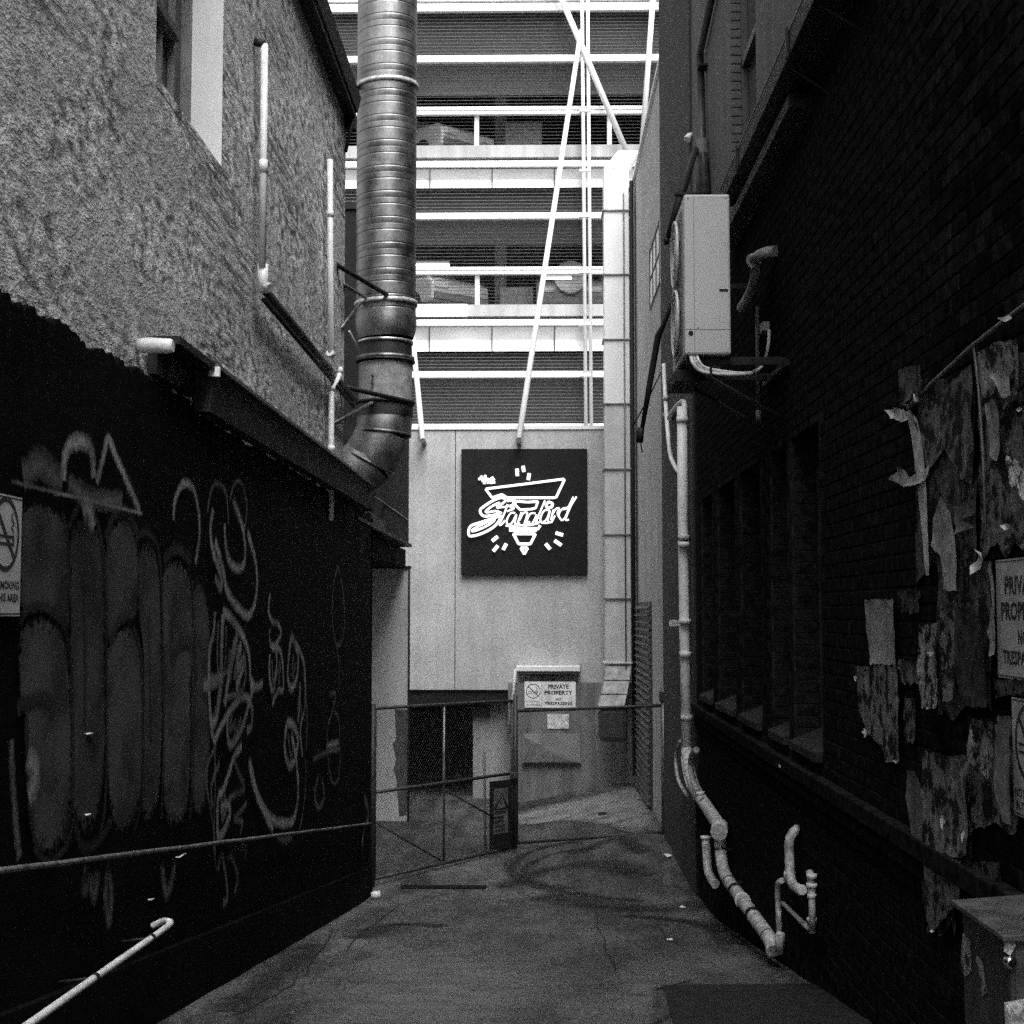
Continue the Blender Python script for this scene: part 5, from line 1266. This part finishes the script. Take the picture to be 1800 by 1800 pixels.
neon([(640, 95), (700, 90), (760, 90), (770, 140), (720, 160), (700, 210)], .022, C2, sm_=True, name='letter_tube')

# ================================================================== MESH GATE
GA = Vector((pY(657, 1545, 19.75).x, 19.75, pY(657, 1545, 19.75).z)); GB = Vector((pY(900, 1490, 22.8).x, 22.8, pY(900, 1490, 22.8).z))
GC = Vector((pY(908, 1482, 22.85).x, 22.85, pY(908, 1482, 22.85).z)); GD = Vector((pY(1166, 1462, 21.9).x, 21.9, pY(1166, 1462, 21.9).z))
def leaf(name, label, A, B, at, bt, mid, post_every, diag):
    t = thing(name, label, 'gate', A, 'mesh gate leaves across the alley')
    P = lambda s, h: A.lerp(B, s) + Vector((0, 0, h * (at + (bt - at) * s)))
    for h in ((0.0, 1.0) if mid is None else (0.0, mid, 1.0)): MB().tube([P(0, h), P(1, h)], .024, 8).build('frame_bar', M_GATE, t)
    for s in [0, 1] + post_every: MB().tube([P(s, 0), P(s, 1)], .026 if s in (0, 1) else .018, 8).build('upright', M_GATE if s in (0, 1) else M_GALVDULL, t)
    for (s0, h0, s1, h1) in diag: MB().tube([P(s0, h0), P(s1, h1)], .014, 6).build('brace', M_GATE, t)
    L_ = (B - A).length; H = min(at, bt); mb = MB(); step = .06; n = int((L_ + H) / step)
    for k in range(n):
        for sg_ in (1, -1):
            o = k * step - (H if sg_ > 0 else 0); s0, h0, s1, h1 = o, 0, o + sg_ * H, H
            if s0 < 0: h0 += -s0; s0 = 0
            if s1 > L_: h1 -= (s1 - L_); s1 = L_
            if s0 > L_: h0 += (s0 - L_); s0 = L_
            if s1 < 0: h1 -= -s1; s1 = 0
            if h1 - h0 > .05: mb.tube([P(s0 / L_, h0 / H), P(s1 / L_, h1 / H)], .0019, 3, caps=False)
    stuff(mb.build('chain_link', M_MESH, t))
    return t
h1 = pY(657, 1245, 19.75).z - GA.z; h2 = pY(900, 1232, 22.8).z - GB.z
leaf('mesh_gate', 'left chain link gate leaf with steel frame standing ajar', GA, GB, h1, h2, .505, [.47], [(.02, .32, .45, .02), (.48, .46, .86, .22)])
h3 = pY(908, 1250, 22.85).z - GC.z; h4 = pY(1166, 1240, 21.9).z - GD.z
leaf('mesh_gate', 'right chain link gate leaf reaching the louvred wall', GC, GD, h3, h4, None, [], [])
po = thing('gate_post', 'dark steel gate post between the two mesh gate leaves', 'post', (GB.x + .03, 22.83, 0))
MB().tube([(GB.x + .05, 22.83, gz(0, 22.8) - .1), (GB.x + .05, 22.83, h2 + GB.z + .1)], .035, 10).build('post_tube', M_GATE, po)
c = pY(905, 1362, 22.8); MB().box(c.x - .08, c.x + .06, 22.70, 22.76, c.z - .05, c.z + .05).build('latch', M_GATE, po, .01)
po2 = thing('gate_post', 'galvanised gate post fixed at the corner of the brick building', 'post', (1.84, 21.85, .3))
MB().tube([(1.86, 21.82, .2), (1.86, 21.82, 2.55)], .04, 10).build('post_tube', M_GALVDULL, po2); MB().box(1.80, 1.92, 21.76, 21.88, 2.35, 2.50).build('hinge', M_GATE, po2, .01)
po3 = thing('gate_post', 'dark gate post against the end of the black wall', 'post', (GA.x, 19.7, 0))
MB().tube([(GA.x - .02, 19.7, -.05), (GA.x - .02, 19.7, h1 + GA.z + .06)], .04, 10).build('post_tube', M_GATE, po3)
# hanging hazard board on the left leaf
q0, q1 = pY(857, 1372, 22.35), pY(904, 1490, 22.75)
rr_ = Vector((q1.x - q0.x, .4, 0)).normalized(); nn_ = Vector((rr_.y, -rr_.x, 0)); wd = .44; ht = pY(860, 1372, 22.4).z - pY(860, 1492, 22.4).z
oc = Vector(((q0.x + q1.x) / 2, 22.45, (pY(880, 1372, 22.45).z + pY(880, 1492, 22.45).z) / 2))
t = board('hazard_board', 'black hazard board with a warning triangle hung on the left gate leaf', oc, rr_, u_, nn_, wd, ht, th=.02, m=M_BLACK)
rect(t, oc, rr_, u_, nn_, -.15, .15, -.28, .40, mat('hazard_yellow_grey', .10, .6), 'label_panel', .002)
for a_ in ((-.13, .10, .13, .10), (.13, .10, 0, .36), (0, .36, -.13, .10)):
    p0 = oc + rr_ * a_[0] + Vector((0, 0, a_[1])) + nn_ * .006; p1 = oc + rr_ * a_[2] + Vector((0, 0, a_[3])) + nn_ * .006; MB().tube([p0, p1], .016, 4).build('triangle_side', M_SIGNK, t)
rect(t, oc, rr_, u_, nn_, -.012, .012, .15, .27, M_SIGNK, 'exclamation_mark', .004)
for z0 in (.04, -.04, -.10, -.17, -.23): rect(t, oc, rr_, u_, nn_, -.12, .12 - .03 * ((z0 * 100) % 3), z0 - .018, z0 + .018, M_SIGNK, 'text_line', .004)
hp = thing('timber_stake', 'pale upright stake beside the hazard board', 'stake', pY(852, 1400, 22.3)); MB().tube([pY(851, 1322, 22.6), pY(853, 1500, 22.4)], .025, 6).build('stake_pole', M_FRAMEPALE, hp)

# ================================================================== TORN POSTERS
PN = [0]
def poster(label, pix, lo, hi, curl=.03, X=WRX - .018, jag=.012, scale=9.0, name='torn_poster', plain=None):
    PN[0] += 1; sd = PN[0]; base = X - .0012 * sd
    pts = [pX(px, py, base) for px, py in pix]; out = []
    for k in range(len(pts)):
        a, b = pts[k], pts[(k + 1) % len(pts)]; n = max(1, int((b - a).length / .03))
        for j in range(n):
            p = a.lerp(b, j / n); e_ = jag if j else jag * .3
            out.append(Vector((p.y + e_ * nz(p.y * 40, p.z * 40, sd), p.z + e_ * nz(p.z * 40, p.y * 40, sd + 9))))
    ins = []
    y0, y1 = min(p.x for p in out), max(p.x for p in out); z0, z1 = min(p.y for p in out), max(p.y for p in out)
    g_ = max(.025, min(y1 - y0, z1 - z0) / 7)
    yy = y0 + g_ / 2
    while yy < y1:
        z = z0 + g_ / 2
        while z < z1: ins.append(Vector((yy, z))); z += g_
        yy += g_
    r = delaunay_2d_cdt(out + ins, [], [list(range(len(out)))], 1, 1e-5)
    mb = MB(); hx = max(1e-3, (y1 - y0) / 2); hz = max(1e-3, (z1 - z0) / 2)
    for v in r[0]:
        e_ = max(abs(v.x - (y0 + y1) / 2) / hx, abs(v.y - (z0 + z1) / 2) / hz)
        lift = curl * max(0, e_ - .55) ** 1.5 * (1.2 + 1.6 * nz(v.x * 7, v.y * 7, sd)) + .004 * abs(nz(v.x * 22, v.y * 22, sd))
        mb.v.append(Vector((base - max(0, lift), v.x, v.y)))
    for f in r[2]: mb.f.append(tuple(f)); mb.sm.append(True)
    k_ = .95 if hi < .35 else 1.0
    o = mb.build(name, mat_poster('poster_print_%d' % sd, lo * .6, hi * k_, sd * 1.37, scale)); tag(o, label, 'poster', 'torn posters on the brick wall')
    if plain and plain < .3: plain *= 1.7
    if plain: o.data.materials[0] = mat('bare_paper_%d' % int(plain * 100), plain, .85, nscale=11, namt=.4, fine=60, famt=.3, stretch=(1, .5, .5), bump=.4, spec=.2)
    return o
def layer(label, x0, x1, y0, y1, lo, hi, sc, rag=10, curl=.012):
    random.seed(int(x0 * 7 + y0)); q = []
    for k in range(5): q.append((x0 + (x1 - x0) * k / 4 + random.uniform(-3, 3), y0 + (900 - y0) * .0 + random.uniform(-4, 4)))
    for k in range(1, 6): q.append((x1 + random.uniform(-4, 4), y0 + (y1 - y0) * k / 6 + random.uniform(-4, 4)))
    n = 7
    for k in range(n + 1): q.append((x1 + (x0 - x1) * k / n, y1 + random.uniform(-rag, rag) * (1.6 if k % 2 else -.6)))
    for k in range(5, 0, -1): q.append((x0 + random.uniform(-4, 4), y0 + (y1 - y0) * k / 6 + random.uniform(-4, 4)))
    return poster(label, q, lo, hi * .7, curl, scale=sc)
layer('broad dark poster sheet behind the hanging strips', 1612, 1716, 668, 1000, .010, .085, 7, 20)
layer('dark torn poster sheet under the right end of the conduit', 1724, 1830, 620, 975, .012, .16, 9, 18)
layer('dark poster sheet between the strips and the private property sign', 1650, 1745, 985, 1250, .008, .09, 10, 12)
layer('wide scuffed poster sheet above the steel cabinet', 1622, 1712, 1325, 1560, .012, .13, 9, 22)
layer('scuffed poster sheet left of the lower no smoking sign', 1700, 1790, 1262, 1455, .012, .17, 11, 16)
layer('narrow scuffed strip joining the two leftmost posters', 1580, 1618, 1160, 1200, .02, .14, 10, 4)
layer('small dark label above the tattered poster', 1584, 1616, 1035, 1075, .006, .05, 16, 4)
layer('slim torn sliver right of the leftmost peeling poster', 1592, 1608, 1228, 1302, .01, .15, 14, 8)
layer('scribbled grey sheet just above the cabinet lid', 1690, 1760, 1515, 1590, .006, .10, 18, 8)
layer('ragged poster tail left of the cabinet', 1628, 1680, 1560, 1640, .008, .09, 13, 16)
layer('narrow poster edge below the private property sign', 1752, 1830, 1196, 1222, .006, .08, 18, 4)
poster('pale upright torn poster leftmost on the brick wall', [(1524, 1055), (1572, 1053), (1576, 1100), (1578, 1170), (1560, 1168), (1532, 1168), (1526, 1110)], .10, .30, scale=6, plain=0.15)
poster('peeling grey poster remains below the leftmost pale poster', [(1506, 1172), (1540, 1170), (1578, 1168), (1584, 1230), (1583, 1338), (1562, 1340), (1548, 1310), (1524, 1288), (1512, 1250)], .015, .15)
poster('dark torn poster ghost below the lamp conduit', [(1608, 735), (1700, 650), (1712, 640), (1716, 760), (1712, 850), (1690, 840), (1660, 790), (1630, 830), (1622, 770)], .012, .10, scale=7)
poster('ragged white tuft of torn paper at the left of the dark poster', [(1566, 842), (1586, 820), (1600, 838), (1640, 815), (1626, 850), (1590, 856), (1580, 850)], .06, .38, curl=.08, scale=14, plain=0.34)
poster('white crumpled paper scrap hanging at the conduit end', [(1566, 720), (1580, 717), (1604, 728), (1606, 736), (1584, 742), (1570, 736)], .45, .72, curl=.10, plain=0.62)
poster('small white paper flap on the conduit beside the crumpled scrap', [(1600, 712), (1618, 692), (1622, 706), (1606, 716)], .5, .72, curl=.10, plain=0.6)
poster('long pointed pale paper remnant between the two hanging strips', [(1657, 872), (1670, 900), (1682, 960), (1688, 1038), (1676, 1040), (1660, 1036), (1654, 980), (1640, 960), (1642, 910)], .05, .27, scale=7, plain=0.16)
poster('thin vertical white paper strip hanging from the crumpled scrap', [(1599, 718), (1613, 735), (1623, 790), (1629, 860), (1633, 940), (1636, 1010), (1629, 1012), (1620, 930), (1613, 850), (1604, 780), (1596, 730)], .16, .34, curl=.015, jag=.003, plain=0.26)
poster('three short pale tape bars right of the pointed remnant', [(1680, 890), (1718, 872), (1720, 884), (1700, 892), (1720, 900), (1690, 915), (1714, 926), (1686, 938), (1680, 915)], .03, .15, plain=0.07)
poster('tall grey torn poster under the right end of the conduit', [(1722, 620), (1758, 600), (1788, 596), (1800, 640), (1790, 700), (1768, 720), (1750, 690), (1732, 700), (1724, 670)], .012, .15, scale=8)
poster('pale vertical torn strip beside the upper right posters', [(1738, 710), (1752, 700), (1762, 760), (1756, 810), (1742, 800)], .04, .22, plain=0.13)
poster('narrow white torn poster edge above the private property sign', [(1752, 660), (1770, 640), (1782, 660), (1772, 720), (1760, 700)], .06, .32, curl=.05, plain=0.22)
poster('bright banded poster scrap at the right edge above the private property sign', [(1772, 800), (1800, 815), (1830, 830), (1830, 885), (1800, 880), (1776, 850)], .10, .55, scale=16)
poster('small curled white scrap left of the private property sign', [(1716, 995), (1728, 965), (1732, 975), (1720, 1010)], .4, .7, curl=.08, plain=0.55)
poster('pale slim paper edge along the private property sign', [(1744, 985), (1752, 1080), (1754, 1150), (1744, 1155), (1738, 1110), (1744, 1060), (1738, 1000)], .08, .26, plain=0.15)
poster('tattered poster with a pale left edge below the hanging strip', [(1618, 1098), (1650, 1096), (1650, 1245), (1622, 1244), (1618, 1180)], .012, .22, scale=15)
poster('thin torn poster strip right of the tattered poster', [(1656, 1075), (1682, 1070), (1680, 1140), (1676, 1230), (1660, 1235), (1656, 1150)], .012, .14, scale=13)
poster('black framed poster beside the private property sign', [(1684, 1075), (1700, 1065), (1716, 1072), (1736, 1150), (1738, 1245), (1690, 1240), (1682, 1170)], .008, .03, scale=6)
poster('ragged grey poster patch above the steel cabinet', [(1624, 1318), (1650, 1325), (1704, 1340), (1702, 1430), (1706, 1500), (1690, 1510), (1664, 1500), (1628, 1490), (1622, 1400)], .02, .15, scale=8)
poster('long grey torn sheet at the lower left of the poster wall', [(1598, 1352), (1612, 1355), (1624, 1400), (1625, 1512), (1612, 1500), (1602, 1460), (1596, 1400)], .03, .17, plain=0.07)
poster('torn poster tail hanging down behind the steel cabinet', [(1628, 1492), (1690, 1512), (1694, 1560), (1684, 1590), (1670, 1600), (1642, 1640), (1632, 1620), (1628, 1550)], .012, .11, scale=12)
poster('mottled torn poster left of the lower no smoking sign', [(1708, 1272), (1744, 1288), (1752, 1330), (1740, 1370), (1720, 1350), (1706, 1340)], .015, .19, scale=12)
poster('pale torn strip close beside the lower no smoking sign', [(1754, 1275), (1776, 1280), (1780, 1380), (1782, 1450), (1764, 1445), (1752, 1400), (1748, 1340)], .03, .20, scale=9, plain=0.1)
poster('torn grey corner hanging under the mottled poster', [(1708, 1420), (1722, 1426), (1720, 1445), (1710, 1442)], .05, .2)
poster('faint poster ghost at top left of the conduit', [(1582, 650), (1620, 640), (1624, 670), (1610, 700), (1584, 715)], .01, .06)
for lab, cx_, cy_, sx, sy in (('tiny white curl at the lower left of the peeling poster', 1522, 1288, 5, 9), ('tiny white curl on the left edge of the peeling poster', 1507, 1192, 3, 6), ('tiny white curl at the bottom tip of the peeling poster', 1577, 1338, 6, 4), ('small white flap on the tattered poster edge', 1640, 1148, 7, 6), ('small white flap low on the tattered poster', 1634, 1243, 7, 4), ('white sliver on the poster above the cabinet', 1661, 1445, 3, 14), ('white sliver right of the poster above the cabinet', 1697, 1470, 3, 12), ('white curl on the poster nearest the upper sign', 1772, 925, 8, 7), ('white crease at the top right of the poster wall', 1796, 720, 7, 4), ('white curl beside the conduit drop', 1770, 560, 12, 6), ('tiny white fleck left of the cabinet lid', 1643, 1637, 5, 3)):
    poster(lab, [(cx_ - sx, cy_ - sy * .2), (cx_ + sx * .2, cy_ - sy), (cx_ + sx, cy_ + sy * .1), (cx_ - sx * .1, cy_ + sy)], .5, .75, .03, jag=.006, name='paper_scrap').data.materials[0] = M_LITTER
# thin pale conduit along the poster wall, drop cable
t = thing('wall_conduit', 'thin pale conduit running along the brick wall above the posters', 'conduit', pX(1600, 712, WRX - .05))
MB().tube([pX(1596, 716, WRX - .045), pX(1640, 672, WRX - .045), pX(1712, 606, WRX - .045), pX(1790, 545, WRX - .045), pX(1850, 500, WRX - .045)], .010, 8).build('conduit_run', mat('pale_conduit', .12, .5, nscale=20, namt=.5), t)
MB().tube([pX(1712, 606, WRX - .045), pX(1720, 680, WRX - .045), pX(1728, 800, WRX - .045), pX(1733, 960, WRX - .045)], .006, 6).build('drop_cable', mat('pale_conduit', .12, .5), t)

# ================================================================== STEEL CABINET
cb = thing('steel_cabinet', 'battered dark steel meter cabinet with stickers at the foot of the brick wall', 'cabinet', (1.71, 5.2, 1.75))
cz1 = pX(1755, 1640, 1.55).z; CY0, CY1, CX0 = 4.92, 5.46, 1.55
MB().box(CX0, WRX - .004, CY0, CY1, 1.6, cz1).build('body', M_BOX, cb, .008)
MB().frustum([(CX0 - .03, CY0 - .03, cz1 + .003), (WRX - .003, CY0 - .03, cz1 + .003), (WRX - .003, CY1 + .03, cz1 + .003), (CX0 - .03, CY1 + .03, cz1 + .003)],
             [(CX0 - .03, CY0 - .03, cz1 + .022), (WRX - .003, CY0 - .03, cz1 + .05), (WRX - .003, CY1 + .03, cz1 + .05), (CX0 - .03, CY1 + .03, cz1 + .022)]).build('lid', mat('cabinet_lid', .07, .55, nscale=9, namt=.5), cb, .004)
MB().box(CX0 + .015, WRX - .03, CY0 - .008, CY0 - .002, 1.72, cz1 - .03).build('door', mat('cabinet_door', .085, .55, nscale=8, namt=.5, streak=.4), cb, .004)
c = pY(1776, 1692, CY0 - .02)
MB().tube([(c.x, CY0 - .035, c.z), (c.x, CY0 - .03, c.z), (c.x, CY0 - .008, c.z)], [.012, .02, .022], 16).build('knob', mat('chrome', .6, .15, metal=1.0), cb)
def sticker(f, m, tag_): f.build('sticker', m, cb)
M_ST1 = mat_poster('sticker_print_a', .06, .24, 33, 20); M_ST2 = mat_poster('sticker_print_b', .4, .5, 41, 14)
def stick_x(pix, m): MB().poly([pX(px, py, CX0 - .003) for px, py in pix]).build('sticker', m, cb)
def stick_y(pix, m): MB().poly([pY(px, py, CY0 - .012) for px, py in pix]).build('sticker', m, cb)
stick_x([(1692, 1640), (1706, 1645), (1708, 1710), (1696, 1718), (1688, 1690)], M_ST1); stick_x([(1716, 1680), (1726, 1685), (1736, 1745), (1726, 1752)], M_ST1)
stick_y([(1766, 1652), (1780, 1645), (1786, 1660), (1776, 1680), (1764, 1672)], M_ST2); stick_y([(1765, 1762), (1800, 1756), (1820, 1790), (1800, 1830), (1768, 1820)], M_ST2)

# ================================================================== LITTER
def litter(px, py, s, label, kind='paper'):
    p = on_ground(px, py); mb = MB(); random.seed(int(px)); K = 7
    if kind == 'cup':
        mb.tube([(p.x - s * .5, p.y, p.z + s * .45), (p.x + s * .5, p.y + s * .2, p.z + s * .5)], [s * .36, s * .46], 14)
    else:
        ring_ = [(p.x + s * (.5 + .3 * random.random()) * math.cos(2 * math.pi * k / K), p.y + s * (.5 + .3 * random.random()) * math.sin(2 * math.pi * k / K), p.z + s * .35 * random.random() + .012) for k in range(K)]
        top = (p.x, p.y, p.z + s * .55)
        for k in range(K): mb.poly([ring_[k], ring_[(k + 1) % K], top])
    o = mb.build('litter', M_LITTER); tag(o, label, 'litter', 'scraps of litter on the ground')
litter(660, 1581, .11, 'white crushed cup at the end corner of the black wall', 'cup')
litter(1174, 1507, .09, 'white paper scrap beside the right gate post foot')
litter(1183, 1470, .07, 'white paper scrap under the hinge side of the right gate leaf')
litter(1200, 1597, .06, 'white scrap on the concrete left of the capped pipe')
litter(1177, 1655, .05, 'pale scrap on the concrete below the capped pipe scrap')
litter(405, 1716, .04, 'pale scrap at the foot of the black wall plinth')
c = pX(1373, 1347, WRX - .06)
tag(MB().tube([c + Vector((0, -.03, 0)), c + Vector((0, .03, 0))], .014, 8).build('bottle_cap', M_WHITE), 'tiny white object on the brick ledge above the drain pipes', 'litter')
tag(MB().box(pY(1052, 1436, 24.6).x, pY(1068, 1436, 24.6).x, 24.5, 24.7, gz(1, 24.6), gz(1, 24.6) + .05).build('dark_block_stop', M_DARKSTEEL, bevel=.01), 'small dark block on the lit-toned concrete behind the right gate leaf', 'block')

# ================================================================== CARS INSIDE THE CAR PARK
def car(label, x, y, z, facing, m, spare=False, group='cars parked in the car park', rot=0):
    t = thing('parked_car', label, 'car', (x, y, z), group)
    L2 = 2.2; W = .9; s = facing
    prof = [(-L2, .35), (-L2, .85), (-L2 + .25, 1.0), (-1.1, 1.05), (-.6, 1.5), (.9, 1.55), (1.55, 1.1), (L2 - .05, .98), (L2, .7), (L2, .35)]
    if spare: prof = [(-L2, .45), (-L2, 1.0), (-1.1, 1.12), (-.75, 1.75), (2.0, 1.8), (2.12, 1.1), (L2, .45)]
    mb = MB(); mb.frustum([(x - W, y + s * a, z + b) for a, b in prof], [(x + W, y + s * a, z + b) for a, b in prof]); mb.build('body', m, t, .06)
    for sx in (-1, 1):
        mb = MB(); g_ = [(-.95, 1.08), (-.52, 1.44), (.82, 1.48), (1.35, 1.12)] if not spare else [(-.95, 1.16), (-.66, 1.66), (1.85, 1.70), (1.95, 1.16)]
        mb.poly([(x + sx * (W + .004), y + s * a, z + b) for a, b in g_]); mb.build('side_window', M_GLASS, t)
        for wy in (-1.35, 1.3):
            wh = MB().tube([(x + sx * (W - .18), y + s * wy, z + .34), (x + sx * (W + .02), y + s * wy, z + .34)], .34, 20).build('wheel', M_TYRE, t)
            MB().tube([(x + sx * (W - .02), y + s * wy, z + .34), (x + sx * (W + .03), y + s * wy, z + .34)], .2, 16).build('rim', M_GALVDULL, wh)
    e = -L2 * s
    if spare:
        MB().tube([(x, y - 2.2, z + 1.05), (x, y - 2.42, z + 1.05)], .42, 28).build('spare_wheel_cover', mat('spare_cover', .5, .5), t)
        MB().box(x - .62, x + .62, y - 2.18, y - 2.10, z + 1.2, z + 1.62).build('rear_window', M_GLASS, t)
    for sx in (-1, 1): MB().box(x + sx * .62 - .2, x + sx * .62 + .2, y - 2.26, y - 2.18, z + .68, z + .84).build('lamp', mat('car_lamp', .7, .2), t, .02)
    MB().box(x - .85, x + .85, y - 2.28, y - 2.15, z + .36, z + .56).build('bumper', M_CARDARK, t, .03)
    t.rotation_euler.z = R(rot); return t
zA = cz(536) + .003; zB = cz(256) + .003
car('pale car seen through the middle deck louvres beside the round duct', pY(742, 500, CY + 1.4).x - .35, CY + 3.2, zA, 1, M_CARPAINT, rot=38)
car('pale four wheel drive with a rear spare wheel behind the middle deck louvres', pY(1003, 450, CY + 1.4).x, CY + 3.9, zA, 1, M_CARDARK, True)
car('silver car seen behind the upper deck rail beside the round duct', pY(745, 220, CY + 1.4).x - .3, CY + 3.2, zB, 1, M_CARPAINT, rot=42)
